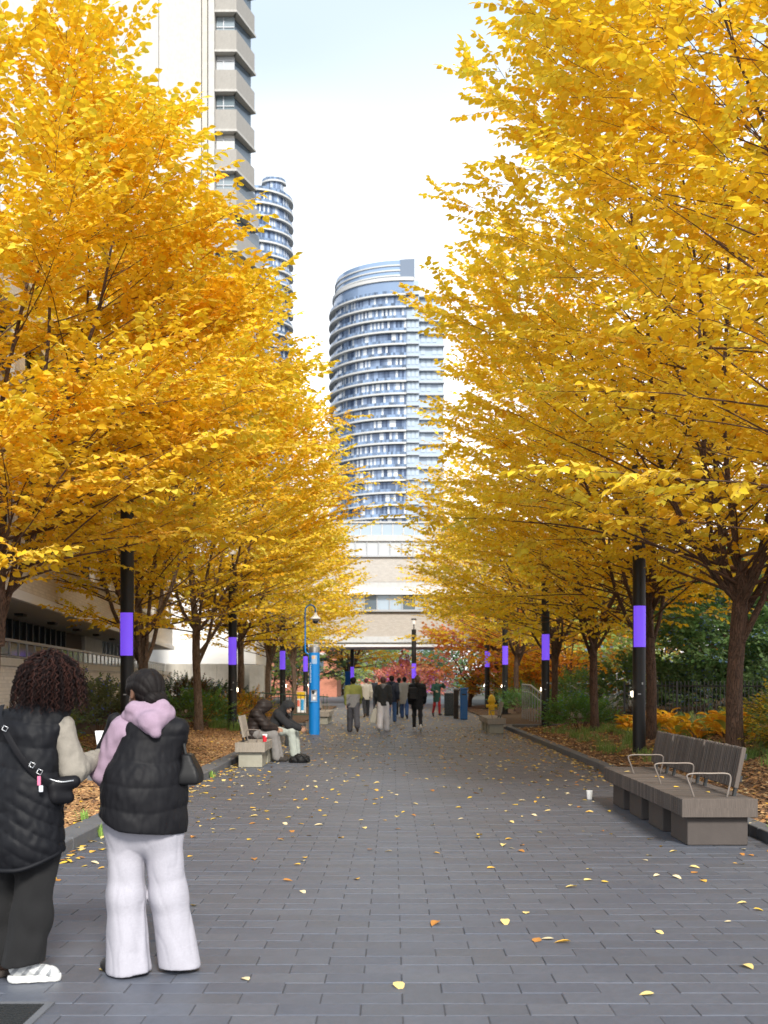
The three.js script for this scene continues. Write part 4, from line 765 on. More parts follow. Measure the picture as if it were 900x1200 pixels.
{ const t = thing('newspaper_box', 'yellow and red poster box with blue stripe beside a tree trunk', 'box', [-4.35, 0.05, -57]);
  part('body', rbox(0.42, 1.0, 0.35, 0.02, 0, 0.55, 0, 1), M.white, t); part('panel', box(0.4, 0.32, 0.02, 0, 0.88, 0.18), std([0.8, 0.52, 0.02]), t); part('panel', box(0.16, 0.5, 0.02, 0.05, 0.42, 0.182), std([0.03, 0.3, 0.6]), t); part('panel', box(0.12, 0.3, 0.02, -0.12, 0.5, 0.183), std([0.7, 0.18, 0.12]), t); part('leg', box(0.3, 0.08, 0.3, 0, 0.03, 0), M.ironDark, t); }
{ const t = thing('blue_sign', 'small bright blue sign unit on a dark post beneath the bridge', 'sign', [-3.35, 0, -90]);
  part('post', cyl(0.06, 0.06, 3.6, 0, 0, 0, 10), M.black, t); part('sign_box', rbox(0.5, 1.1, 0.25, 0.03, 0.02, 1.75, 0.05, 1), std([0.01, 0.12, 0.45]), t); part('lamp', [cyl(0.1, 0.25, 0.12, 0, 3.0, 0.1, 14)], M.rail, t); }
// green garden railing past the blue pillar
{ const t = thing('railing', 'dark green garden railing with close bars behind the far bench', 'railing', [-3.3, 0.02, -52]);
  part('rail', [box(3.6, 0.05, 0.05, -1.3, 1.0, -0.3, 0.12, 0, -0.06), box(3.6, 0.05, 0.05, -1.3, 0.12, -0.3, 0.12)], std([0.03, 0.06, 0.04]), t);
  for (let i = 0; i < 22; i++) part('bar', cyl(0.014, 0.014, 0.92, -3.0 + i * 0.163, 0.1, -0.1 - (i / 22) * 0.38, 6), std([0.03, 0.06, 0.04]), t); }
// iron fence on the right
{ const t = thing('iron_fence', 'black iron picket fence below the green dogwoods', 'fence', [0, 0, 0]);
  const A = V(7.3, 0, -37.6), B = V(13.2, 0, -33.6), n = 58, y0 = 0.42, dir = Math.atan2(-(B.z - A.z), B.x - A.x), len = A.distanceTo(B), mid = A.clone().lerp(B, 0.5);
  part('rail', [box(len, 0.05, 0.03, mid.x, y0 + 1.05, mid.z, dir), box(len, 0.05, 0.03, mid.x, y0 + 0.22, mid.z, dir)], M.ironDark, t);
  for (let i = 0; i <= n; i++) { const p = A.clone().lerp(B, i / n), post = i % 14 === 0; part(post ? 'post' : 'picket', box(post ? 0.06 : 0.022, 1.2, post ? 0.06 : 0.022, p.x, y0 + 0.6, p.z), M.ironDark, t); } }
// stair with handrails
{ const t = thing('stone_stair', 'low stone stair rising toward the dogwoods past the trunks', 'stairs', [0, 0, 0]);
  for (let i = 0; i < 6; i++) part('step', box(3.4, 0.15, 0.4, 8.2 + i * 0.18, 0.13 + i * 0.15, -(45.5 + i * 0.36), 0.25), M.concrete, t);
  part('landing', box(4.2, 0.3, 2.5, 9.6, 0.86, -49.2, 0.25), M.concrete, t); }
function handrail(label, pts, legs, foot, mat = M.rail, second = true) {
  const t = thing('handrail', label, 'handrail'); const P = pts.map((a) => V(...a));
  part('rail', tube(P, 0.03, 8), mat, t); if (second) part('rail', tube(P.map((v) => V(v.x, v.y - 0.28, v.z)), 0.018, 6), mat, t);
  for (let i = 0; i < legs; i++) { const q = i / (legs - 1) * (P.length - 1), k = Math.min(P.length - 2, Math.floor(q)), p = P[k].clone().lerp(P[k + 1], q - k), b = foot(p); part('post', tube([V(p.x, b, p.z), p], 0.022, 6), mat, t); }
}
{ const S = (px, py, d) => [gx(px, d), gy(py, d), -d];
  handrail('steel handrail with close dark posts sloping to the path beyond the trunks', [S(612, 802, 49), S(622, 803, 46), S(637, 815, 42.8)], 10, () => 0.05);
  handrail('long level steel handrail that dips toward the grassy mound', [S(640, 801, 49), S(664, 801, 47.5), S(693, 816, 43.5)], 8, () => 0.06);
  handrail('upper steel handrail along the stair landing', [S(668, 801, 50), S(692, 801, 49), S(738, 784, 50)], 7, (p) => 0.35);
  handrail('sloping pale steel handrail climbing the stair flight', [S(702, 817, 43), S(740, 797, 47), S(752, 794, 49)], 6, (p) => 0.2);
  handrail('second sloping steel handrail nearer the orange hostas', [S(712, 819, 41.5), S(745, 800, 45)], 4, () => 0.2);
}
{ const g = new THREE.IcosahedronGeometry(0.5, 4), p = g.attributes.position; for (let i = 0; i < p.count; i++) { const v = V(p.getX(i), p.getY(i), p.getZ(i)), k = 1 + 0.2 * noise3(v.x * 2, v.y * 2, v.z * 2); p.setXYZ(i, v.x * k * 1.5, v.y * k * 0.62, v.z * k); } g.computeVertexNormals();
  const m = single('boulder', g, std([0.035, 0.033, 0.036], { map: texConcrete, roughness: 0.9 }), 'dark rounded boulder half sunk in grass near the iron fence', 'rock'); m.position.set(8.3, hR(8.3, 25.5) + 0.12, -25.5); }
// ---------------------------------------------------------------- people: distance fields turned into meshes
function nets(f, lo, hi, cell) { // naive surface nets
  const n = [0, 1, 2].map((k) => Math.ceil((hi[k] - lo[k]) / cell) + 1), [nx, ny, nz] = n, val = new Float32Array(nx * ny * nz);
  for (let k = 0, q = 0; k < nz; k++) for (let j = 0; j < ny; j++) for (let i = 0; i < nx; i++, q++) val[q] = f(lo[0] + i * cell, lo[1] + j * cell, lo[2] + k * cell);
  const id = new Int32Array(nx * ny * nz).fill(-1), pos = [], idx = [], at = (i, j, k) => (k * ny + j) * nx + i;
  for (let k = 0; k < nz - 1; k++) for (let j = 0; j < ny - 1; j++) for (let i = 0; i < nx - 1; i++) {
    let c = 0, sx = 0, sy = 0, sz = 0; const v = [];
    for (let b = 0; b < 8; b++) v.push(val[at(i + (b & 1), j + ((b >> 1) & 1), k + (b >> 2))]);
    const s0 = v[0] < 0; let mixed = false; for (let b = 1; b < 8; b++) if ((v[b] < 0) !== s0) { mixed = true; break; } if (!mixed) continue;
    for (let a = 0; a < 8; a++) for (const e of [1, 2, 4]) { const b = a | e; if (b === a) continue; if ((v[a] < 0) === (v[b] < 0)) continue; const t = v[a] / (v[a] - v[b]); sx += (a & 1) + ((b & 1) - (a & 1)) * t; sy += ((a >> 1) & 1) + (((b >> 1) & 1) - ((a >> 1) & 1)) * t; sz += (a >> 2) + ((b >> 2) - (a >> 2)) * t; c++; }
    id[at(i, j, k)] = pos.length / 3; pos.push(lo[0] + (i + sx / c) * cell, lo[1] + (j + sy / c) * cell, lo[2] + (k + sz / c) * cell);
  }
  const quad = (a, b, c, d, flip) => { if (a < 0 || b < 0 || c < 0 || d < 0) return; flip ? idx.push(a, c, b, a, d, c) : idx.push(a, b, c, a, c, d); };
  for (let k = 1; k < nz - 1; k++) for (let j = 1; j < ny - 1; j++) for (let i = 1; i < nx - 1; i++) {
    const q = val[at(i, j, k)] < 0;
    if (q !== (val[at(i + 1, j, k)] < 0)) quad(id[at(i, j - 1, k - 1)], id[at(i, j, k - 1)], id[at(i, j, k)], id[at(i, j - 1, k)], !q);
    if (q !== (val[at(i, j + 1, k)] < 0)) quad(id[at(i - 1, j, k - 1)], id[at(i - 1, j, k)], id[at(i, j, k)], id[at(i, j, k - 1)], !q);
    if (q !== (val[at(i, j, k + 1)] < 0)) quad(id[at(i - 1, j - 1, k)], id[at(i, j - 1, k)], id[at(i, j, k)], id[at(i - 1, j, k)], !q);
  }
  const g = new THREE.BufferGeometry(); g.setAttribute('position', new THREE.Float32BufferAttribute(pos, 3)); g.setIndex(idx); g.computeVertexNormals();
  const uv = new Float32Array(pos.length / 3 * 2); for (let i = 0; i < pos.length / 3; i++) { uv[2 * i] = pos[3 * i] + 0.6 * pos[3 * i + 2]; uv[2 * i + 1] = pos[3 * i + 1]; } g.setAttribute('uv', new THREE.BufferAttribute(uv, 2)); return g;
}
// tapered capsule; flat < 1 thins it along the direction fw (unit, horizontal)
function cap(a, b, ra, rb, flat = 1, fw = null) {
  const q = 1 / flat - 1; let bx = b[0] - a[0], by = b[1] - a[1], bz = b[2] - a[2];
  if (fw && q) { const d = (bx * fw[0] + bz * fw[2]) * q; bx += fw[0] * d; bz += fw[2] * d; }
  const bb = bx * bx + by * by + bz * bz || 1e-9;
  return (x, y, z) => {
    let px = x - a[0], py = y - a[1], pz = z - a[2];
    if (fw && q) { const d = (px * fw[0] + pz * fw[2]) * q; px += fw[0] * d; pz += fw[2] * d; }
    const t = Math.min(1, Math.max(0, (px * bx + py * by + pz * bz) / bb)), dx = px - bx * t, dy = py - by * t, dz = pz - bz * t;
    return Math.sqrt(dx * dx + dy * dy + dz * dz) - (ra + (rb - ra) * t);
  };
}
function union(list, k = 0.04) { return (x, y, z) => { let d = 9; for (const f of list) { const e = f(x, y, z), h = Math.max(0, k - Math.abs(d - e)) / k; d = Math.min(d, e) - h * h * k * 0.25; } return d; }; }
const bounds = (pts, m) => [[0, 1, 2].map((k) => Math.min(...pts.map((p) => p[k])) - m), [0, 1, 2].map((k) => Math.max(...pts.map((p) => p[k])) + m)];
const add = (a, b, s = 1) => [a[0] + b[0] * s, a[1] + b[1] * s, a[2] + b[2] * s], mixp = (a, b, t) => [lerp(a[0], b[0], t), lerp(a[1], b[1], t), lerp(a[2], b[2], t)];
const unit = (a) => { const l = Math.hypot(...a) || 1; return [a[0] / l, a[1] / l, a[2] / l]; }, sub = (a, b) => [a[0] - b[0], a[1] - b[1], a[2] - b[2]], cross = (a, b) => [a[1] * b[2] - a[2] * b[1], a[2] * b[0] - a[0] * b[2], a[0] * b[1] - a[1] * b[0]];
const skinM = { dark: std([0.13, 0.065, 0.04], { roughness: 0.55 }), mid: std([0.36, 0.20, 0.13], { roughness: 0.55 }), pale: std([0.52, 0.33, 0.24], { roughness: 0.55 }) };

// a head with brow, nose, lips, chin and ears; c centre, fw facing, up
function headFields(c, fw, up, s = 1) {
  const rt = unit(cross(up, fw)), P = (x, y, z) => add(add(add(c, rt, x * s), up, y * s), fw, z * s), B = (a, b, r0, r1) => cap(P(...a), P(...b), r0 * s, r1 * s);
  return [B([0, 0.035, -0.022], [0, 0.035, 0.022], 0.083, 0.078), B([0, -0.02, 0.02], [0, -0.075, 0.052], 0.066, 0.034), B([-0.03, -0.04, 0.03], [0.03, -0.04, 0.03], 0.045, 0.045),
    B([0, 0.022, 0.094], [0, -0.022, 0.114], 0.010, 0.015), B([-0.013, -0.027, 0.098], [0.013, -0.027, 0.098], 0.011, 0.011), B([-0.035, 0.034, 0.086], [0.035, 0.034, 0.086], 0.011, 0.011),
    B([-0.02, -0.056, 0.086], [0.02, -0.056, 0.086], 0.009, 0.009), B([-0.017, -0.069, 0.083], [0.017, -0.069, 0.083], 0.010, 0.010),
    B([-0.081, 0.015, -0.004], [-0.086, -0.02, 0.0], 0.014, 0.010), B([0.081, 0.015, -0.004], [0.086, -0.02, 0.0], 0.014, 0.010)];
}
// a relaxed hand: palm and five fingers, dir = forearm direction, nrm = back of the hand, thumb on the side given by cross
function handFields(w, dir, nrm, side = 1, s = 1, curl = 0.5) {
  const D = unit(dir), N = unit(sub(nrm, D.map((v) => v * (nrm[0] * D[0] + nrm[1] * D[1] + nrm[2] * D[2])))), S = unit(cross(D, N)).map((v) => v * side);
  const P = (a, b, c) => add(add(add(w, D, a * s), S, b * s), N, c * s), out = [];
  for (const [b, l] of [[-0.027, 0.75], [-0.009, 0.95], [0.009, 1], [0.027, 0.92]]) {
    out.push(cap(P(0, b * 0.6, 0), P(0.085, b, 0), 0.017 * s, 0.0125 * s));
    const k1 = P(0.085, b, 0), k2 = P(0.085 + 0.042 * l * Math.cos(curl), b * 1.1, -0.042 * l * Math.sin(curl)), k3 = P(0.085 + l * (0.042 * Math.cos(curl) + 0.028 * Math.cos(2.1 * curl)), b * 1.1, -l * (0.042 * Math.sin(curl) + 0.028 * Math.sin(2.1 * curl))), k4 = P(0.085 + l * (0.042 * Math.cos(curl) + 0.028 * Math.cos(2.1 * curl) + 0.02 * Math.cos(2.8 * curl)), b * 1.1, -l * (0.042 * Math.sin(curl) + 0.028 * Math.sin(2.1 * curl) + 0.02 * Math.sin(2.8 * curl)));
    out.push(cap(k1, k2, 0.0095 * s, 0.009 * s), cap(k2, k3, 0.009 * s, 0.008 * s), cap(k3, k4, 0.008 * s, 0.007 * s));
  }
  out.push(cap(P(0.015, 0.022, -0.004), P(0.05, 0.05, -0.012), 0.014 * s, 0.0105 * s), cap(P(0.05, 0.05, -0.012), P(0.088, 0.058, -0.02), 0.0105 * s, 0.008 * s));
  return out;
}
/* j: joints hip/knee/ankle/toe/shoulder/elbow/wrist as [left, right], neck, head; fw body forward; headFw */
function person(t, j, o) {
  const S = o.scale || 1, fw = o.fw, up = o.headUp || [0, 1, 0], hf = o.headFw || fw, skin = skinM[o.skin || 'mid'], cell = o.cell || 0.02;
  const pelvis = mixp(j.hip[0], j.hip[1], 0.5), chest = mixp(mixp(j.shoulder[0], j.shoulder[1], 0.5), pelvis, 0.18);
  // the body itself
  const body = [cap(add(pelvis, [0, 0.03, 0]), chest, 0.125 * S, 0.135 * S, 0.62, fw), cap(mixp(j.shoulder[0], chest, 0.12), mixp(j.shoulder[1], chest, 0.12), 0.055 * S, 0.055 * S), cap(chest, j.neck, 0.07 * S, 0.055 * S), cap(j.neck, j.head, 0.053 * S, 0.052 * S)];
  for (const k of [0, 1]) body.push(cap(add(j.hip[k], [0, 0, 0]), j.knee[k], 0.078 * S, 0.052 * S), cap(j.knee[k], j.ankle[k], 0.05 * S, 0.034 * S), cap(j.ankle[k], j.toe[k], 0.034 * S, 0.026 * S), cap(j.shoulder[k], j.elbow[k], 0.045 * S, 0.035 * S), cap(j.elbow[k], j.wrist[k], 0.035 * S, 0.024 * S));
  const every = [...j.hip, ...j.knee, ...j.ankle, ...j.toe, ...j.shoulder, ...j.elbow, ...j.wrist, j.neck, j.head];
  const geos = [nets(union(body, 0.03), ...bounds(every, 0.17), Math.max(cell, 0.014))];
  geos.push(nets(union([...headFields(j.head, hf, up, S), cap(j.neck, j.head, 0.05 * S, 0.05 * S)], 0.018), ...bounds([j.head], 0.17 * S), Math.max(0.005, cell * 0.36)));
  for (const k of [0, 1]) { const d = sub(j.wrist[k], j.elbow[k]); geos.push(nets(union(handFields(j.wrist[k], (o.handDir && o.handDir[k]) || d, (o.handUp && o.handUp[k]) || [k ? -1 : 1, 0.2, 0], k ? -1 : 1, S, o.curl ?? 0.5), 0.006), ...bounds([j.wrist[k], add(j.wrist[k], unit((o.handDir && o.handDir[k]) || d), 0.16)], 0.11), Math.max(0.0034, cell * 0.24))); }
  part('body', geos, skin, t);
  { const rt = unit(cross(up, hf)); for (const s of [-1, 1]) { const c = add(add(add(j.head, rt, s * 0.032 * S), up, 0.012 * S), hf, 0.084 * S); part('eye', new THREE.SphereGeometry(0.0115 * S, 10, 8).translate(...c), std([0.25, 0.22, 0.2], { roughness: 0.2 }), t); } }
  if (o.custom) { o.custom(t, j, { pelvis, chest, every, cell, S }); return t; }
  // trousers
  const pr = o.trouser || [0.10, 0.075, 0.075], tr = [cap(add(pelvis, [0, -0.02, 0]), add(pelvis, [0, 0.10, 0]), 0.155 * S, 0.14 * S, 0.72, fw)];
  for (const k of [0, 1]) tr.push(cap(j.hip[k], j.knee[k], pr[0] * S, pr[1] * S), cap(j.knee[k], add(j.ankle[k], [0, 0.0, 0]), pr[1] * S, pr[2] * S));
  const trf = union(tr, 0.05), fold = (x, y, z) => 0.006 * noise3(x * 14, y * 7, z * 14);
  part('trousers', nets((x, y, z) => trf(x, y, z) + fold(x, y, z), ...bounds([pelvis, ...j.hip, ...j.knee, ...j.ankle], 0.2), cell), o.trouserMat, t);
  for (const k of [0, 1]) { const a = j.ankle[k], q = j.toe[k], dn = o.soleDown ? o.soleDown[k] : [0, -1, 0], heel = add(a, unit([a[0] - q[0], 0, a[2] - q[2]]), 0.03); part('shoe', nets(union([cap(add(heel, dn, 0.03), add(q, dn, 0.0), 0.045 * S, 0.035 * S), cap(add(a, [0, 0.02, 0]), add(mixp(a, q, 0.4), dn, 0.01), 0.048 * S, 0.045 * S)], 0.03), ...bounds([a, q, heel], 0.1), Math.max(0.008, cell * 0.6)), o.shoeMat, t); }
  // top
  const T = o.top, ar = T.arm || [0.075, 0.062, 0.048], tor = T.torso || [0.165, 0.175], hem = T.hem ?? 0;
  const tp = [cap(add(pelvis, [0, hem, 0]), chest, (T.flare || tor[0]) * S, tor[1] * S, 0.70, fw), cap(mixp(j.shoulder[0], chest, 0.1), mixp(j.shoulder[1], chest, 0.1), 0.078 * S, 0.078 * S), cap(chest, j.neck, 0.10 * S, 0.07 * S)];
  for (const k of [0, 1]) tp.push(cap(j.shoulder[k], j.elbow[k], ar[0] * S, ar[1] * S), cap(j.elbow[k], mixp(j.elbow[k], j.wrist[k], 0.94), ar[1] * S, ar[2] * S));
  const tf = union(tp, 0.045), hemY = pelvis[1] + hem - (T.drop ?? 0.06), puff = T.puff || 0;
  const disp = (x, y, z) => puff ? -puff * Math.abs(Math.sin((y + 0.3 * Math.abs(x) * 0.1) * Math.PI / (T.baffle || 0.075))) : 0.007 * noise3(x * 10, y * 9, z * 10);
  const topG = nets((x, y, z) => Math.max(tf(x, y, z) + disp(x, y, z), o.seated ? -9 : hemY - y), ...bounds([pelvis, add(pelvis, [0, hem, 0]), ...j.shoulder, ...j.elbow, ...j.wrist, j.neck], 0.26), cell);
  if (T.paint) paint(topG, T.paint);
  part(T.name || 'jacket', topG, T.mat, t);
  // hood, collar, hair, hat
  const H = (x, y, z) => { const rt = unit(cross(up, hf)); return add(add(add(j.head, rt, x * S), up, y * S), hf, z * S); };
  if (o.hoodUp) { const hd = union([cap(H(0, 0.04, -0.03), H(0, 0.045, 0.035), 0.125 * S, 0.118 * S), cap(H(0, 0, -0.03), add(j.neck, fw, -0.03), 0.12 * S, 0.12 * S)], 0.05), open = cap(H(0, -0.03, 0.09), H(0, -0.06, 0.22), 0.078 * S, 0.12 * S), inner = cap(H(0, 0, -0.02), H(0, 0, 0.06), 0.095 * S, 0.088 * S);
    part('hood', nets((x, y, z) => Math.max(hd(x, y, z) + disp(x, y, z) * 0.6, -open(x, y, z), -inner(x, y, z)), ...bounds([j.head, j.neck], 0.27), Math.max(0.009, cell * 0.7)), T.hoodMat || T.mat, t); }
  else {
    if (o.hoodDown) part('hood', nets(union([cap(H(-0.09, -0.125, -0.02), H(0, -0.145, -0.105), 0.045 * S, 0.06 * S), cap(H(0.09, -0.125, -0.02), H(0, -0.145, -0.105), 0.045 * S, 0.06 * S), cap(H(0, -0.13, -0.09), H(0, -0.22, -0.12), 0.055 * S, 0.045 * S)], 0.04), ...bounds([j.head, j.neck], 0.28), cell * 0.8), o.hoodDown, t);
    else part('collar', nets(union([cap(j.neck, add(j.neck, [0, 0.035, 0]), 0.073 * S, 0.066 * S)], 0.02), ...bounds([j.neck], 0.13), cell * 0.7), T.collarMat || T.mat, t);
    const hs = [cap(H(0, 0.05, -0.032), H(0, 0.055, 0.018), 0.096 * S, 0.090 * S)]; if (o.hairLow) hs.push(cap(H(0, 0.0, -0.05), H(0, -0.1 * o.hairLow, -0.06), 0.08 * S, 0.062 * S));
    else hs.push(cap(H(0, 0.0, -0.045), H(0, -0.035, -0.045), 0.072 * S, 0.055 * S)); if (o.bun) hs.push(cap(H(0, 0.12, -0.06), H(0, 0.15, -0.07), 0.045 * S, 0.035 * S));
    const hu = union(hs, 0.03), face = cap(H(0, -0.045, 0.1), H(0, -0.01, 0.14), 0.085 * S, 0.08 * S);
    part(o.hat ? 'hat' : 'hair', nets((x, y, z) => Math.max(hu(x, y, z) + 0.005 * noise3(x * 40, y * 25, z * 40), -face(x, y, z)), ...bounds([j.head], 0.25), Math.max(0.008, cell * 0.5)), o.hairMat, t);
  }
  return t;
}
// joints of a walker facing +z, 1.75 m tall at scale 1; the step is given by the swing of the legs
function walkJoints({ S = 1, step = 0.35, lead = 0, armSwing = 0.3, arms = null, stance = 1 }) {
  const j = { hip: [], knee: [], ankle: [], toe: [], shoulder: [], elbow: [], wrist: [] };
  for (const k of [0, 1]) {
    const s = k ? -1 : 1, fwd = (k === lead ? 1 : -1), a = fwd * step, kneeBend = fwd > 0 ? 0.08 : 0.15 + step * 1.3, h = [s * 0.095 * stance, 0.92, 0];
    const kn = [h[0], h[1] - 0.43 * Math.cos(a), 0.43 * Math.sin(a)], b = a - kneeBend, an = [h[0], kn[1] - 0.41 * Math.cos(b), kn[2] + 0.41 * Math.sin(b)], pitch = fwd > 0 ? 0.12 : -0.5 - step * 0.7;
    j.hip.push(h); j.knee.push(kn); j.ankle.push(an); j.toe.push([an[0] + s * 0.02, an[1] - 0.045 + 0.17 * Math.sin(pitch), an[2] + 0.17 * Math.cos(pitch)]);
    const sh = [s * 0.185, 1.43, 0], sw = -fwd * armSwing, el = [s * 0.225, 1.43 - 0.29 * Math.cos(sw), 0.29 * Math.sin(sw)], w = sw + 0.35;
    j.shoulder.push(sh); j.elbow.push((arms && arms[k] && arms[k][0]) || el); j.wrist.push((arms && arms[k] && arms[k][1]) || [s * 0.235, el[1] - 0.25 * Math.cos(w), el[2] + 0.25 * Math.sin(w)]);
  }
  j.neck = [0, 1.50, 0.01]; j.head = [0, 1.63, 0.025];
  const low = Math.min(...j.ankle.map((a) => a[1] - 0.082), ...j.toe.map((a) => a[1] - 0.037));
  for (const k of Object.keys(j)) { const f = (p) => [p[0] * S, (p[1] - low) * S, p[2] * S]; j[k] = Array.isArray(j[k][0]) ? j[k].map(f) : f(j[k]); }
  return j;
}
const dull = (c, s = 0.25, r = 0.6) => new THREE.MeshPhysicalMaterial({ color: new THREE.Color().setRGB(...c), roughness: r, specularIntensity: s });
const cloth = (c, o = {}) => std(c, { map: texCloth, roughness: 0.95, ...o }), nylon = (c) => dull(c.map((v) => v * 0.8), 0.4, 0.55);
const vcloth = () => new THREE.MeshStandardMaterial({ vertexColors: true, map: texCloth, roughness: 0.95 });
function walker(label, x, d, turn, S, w, o) {
  const t = thing('person', label, 'person', [x, 0, -d], turn, 'people on the walkway'); delete t.userData.group;
  const j = walkJoints({ S, ...w }); person(t, j, { scale: S, fw: [0, 0, 1], cell: 0.018, ...o }); return [t, j];
}
const hairDark = dull([0.010, 0.008, 0.008]), hairBrown = std([0.13, 0.065, 0.03], { roughness: 0.6 }), hairAuburn = std([0.09, 0.03, 0.025], { roughness: 0.6 }), shoeDark = std([0.03, 0.025, 0.022]), shoeWhite = std([0.7, 0.7, 0.68]), shoeBrown = std([0.16, 0.10, 0.06]);
const PI = Math.PI;
walker('person walking away in olive and grey two-tone jacket and grey trousers', gx(414, 37.9), 37.9, PI + 0.1, 1.0, { step: 0.3, lead: 0 }, { skin: 'pale', hairMat: hairDark, hairLow: 0, trouserMat: cloth([0.085, 0.085, 0.10]), trouser: [0.115, 0.095, 0.09], shoeMat: shoeBrown,
  top: { hem: -0.06, torso: [0.19, 0.20], arm: [0.09, 0.075, 0.055], mat: vcloth(), collarMat: cloth([0.23, 0.24, 0.06]), paint: (x, y, z) => (y < 1.2 && Math.abs(x) < 0.225 ? [0.24, 0.235, 0.235] : [0.22, 0.23, 0.055]) } });
{ const [t, j] = walker('person walking away in black jacket, white trousers, carrying a pale tote bag', gx(449, 38), 38, PI - 0.05, 0.98, { step: 0.2, lead: 1, armSwing: 0.15 }, { skin: 'mid', hairMat: hairAuburn, hairLow: 0.4, hoodDown: cloth([0.2, 0.2, 0.21]), trouserMat: cloth([0.66, 0.64, 0.66]), trouser: [0.11, 0.10, 0.105], shoeMat: shoeWhite, top: { hem: -0.03, torso: [0.19, 0.195], arm: [0.09, 0.08, 0.06], mat: cloth([0.028, 0.03, 0.032]) } });
  const b = thing('tote_bag', 'pale canvas tote bag hanging from a hand of the white-trousered walker', 'bag', [gx(449, 38) - 0.23, 0.28, -38.0]);
  part('bag', nets((x, y, z) => Math.max(cap([-0.06, 0.05, 0], [-0.02, 0.4, 0], 0.15, 0.08, 0.35, [0, 0, 1])(x, y, z) + 0.01 * noise3(x * 12, y * 8, z * 12), -y), [-0.3, -0.02, -0.12], [0.25, 0.55, 0.12], 0.014), cloth([0.62, 0.60, 0.52]), b); part('handle', tube(curve([[-0.06, 0.44, 0], [0.0, 0.56, 0.0], [0.02, 0.44, 0]], 10), 0.008, 5), cloth([0.62, 0.60, 0.52]), b); }
{ const [t, j] = walker('person walking away in long black quilted coat with black backpack', gx(489, 38.5), 38.5, PI + 0.05, 0.985, { step: 0.17, lead: 0, armSwing: 0.1 }, { skin: 'pale', hairMat: hairBrown, bun: true, trouserMat: cloth([0.02, 0.02, 0.024]), trouser: [0.09, 0.068, 0.055], shoeMat: shoeWhite, hoodDown: nylon([0.016, 0.016, 0.018]), top: { name: 'coat', hem: -0.17, torso: [0.19, 0.19], arm: [0.095, 0.085, 0.065], puff: 0.014, baffle: 0.085, mat: nylon([0.015, 0.015, 0.017]) } });
  const b = thing('backpack', 'black backpack slung on the shoulder of the quilted coat walker', 'bag', [gx(489, 38.5) - 0.15, 1.0, -38.5 + 0.2]); part('bag', rbox(0.3, 0.42, 0.14, 0.06, 0, 0.21, 0, 3), nylon([0.02, 0.02, 0.022]), b); part('pocket', rbox(0.22, 0.18, 0.05, 0.02, 0, 0.13, 0.08, 2), nylon([0.024, 0.024, 0.026]), b); }
walker('tall person walking away in navy jacket and blue jeans with blue bag strap', gx(459, 46), 46, PI - 0.1, 1.04, { step: 0.25, lead: 1 }, { skin: 'dark', hairMat: hairDark, trouserMat: cloth([0.05, 0.11, 0.26]), shoeMat: shoeDark, hoodDown: nylon([0.016, 0.02, 0.035]), top: { hem: -0.08, torso: [0.195, 0.2], arm: [0.09, 0.078, 0.06], mat: nylon([0.017, 0.021, 0.036]) } });
walker('person walking away in knee-length pale grey wool coat and jeans', gx(474, 51), 51, PI, 1.01, { step: 0.24, lead: 0 }, { skin: 'mid', hairMat: hairDark, trouserMat: cloth([0.04, 0.09, 0.24]), shoeMat: shoeDark, top: { name: 'coat', hem: -0.24, flare: 0.2, torso: [0.19, 0.19], arm: [0.085, 0.075, 0.058], mat: cloth([0.33, 0.32, 0.30]) } });
walker('person in cream jacket and maroon beanie walking ahead of the olive jacket', gx(429, 53), 53, PI + 0.15, 0.98, { step: 0.25, lead: 1 }, { skin: 'pale', hairMat: cloth([0.10, 0.025, 0.035]), hat: true, trouserMat: cloth([0.03, 0.03, 0.035]), shoeMat: shoeBrown, top: { hem: -0.06, torso: [0.185, 0.19], arm: [0.085, 0.075, 0.058], mat: cloth([0.55, 0.5, 0.42]) } });
walker('person in dark top with orange layer glimpsed between walkers', gx(441, 58), 58, 0.2, 1.0, { step: 0.2, lead: 1 }, { skin: 'pale', hairMat: hairBrown, hairLow: 1, trouserMat: cloth([0.03, 0.03, 0.04]), shoeMat: shoeDark, top: { hem: -0.04, mat: vcloth(), paint: (x, y) => (x > 0.06 ? [0.55, 0.2, 0.1] : [0.03, 0.032, 0.045]) } });
walker('person all in black walking just beside the pale grey coat', gx(467.5, 54), 54, PI, 1.0, { step: 0.25, lead: 0 }, { skin: 'mid', hairMat: hairDark, trouserMat: cloth([0.02, 0.02, 0.022]), shoeMat: shoeWhite, top: { hem: -0.05, mat: cloth([0.022, 0.022, 0.026]) } });
{ const arms = [[[0.30, 1.36, 0.16], [0.16, 1.52, 0.34]], [[-0.27, 1.22, 0.06], [-0.18, 1.16, 0.26]]];
  walker('person in dark green coat and red trousers with one arm raised', gx(512, 54), 54, 0.35, 0.96, { step: 0.16, lead: 0, arms }, { skin: 'pale', hairMat: hairBrown, hairLow: 1.2, trouserMat: cloth([0.42, 0.03, 0.03]), trouser: [0.085, 0.065, 0.055], shoeMat: shoeDark, top: { name: 'coat', hem: -0.2, torso: [0.18, 0.185], mat: cloth([0.025, 0.075, 0.055]) } }); }

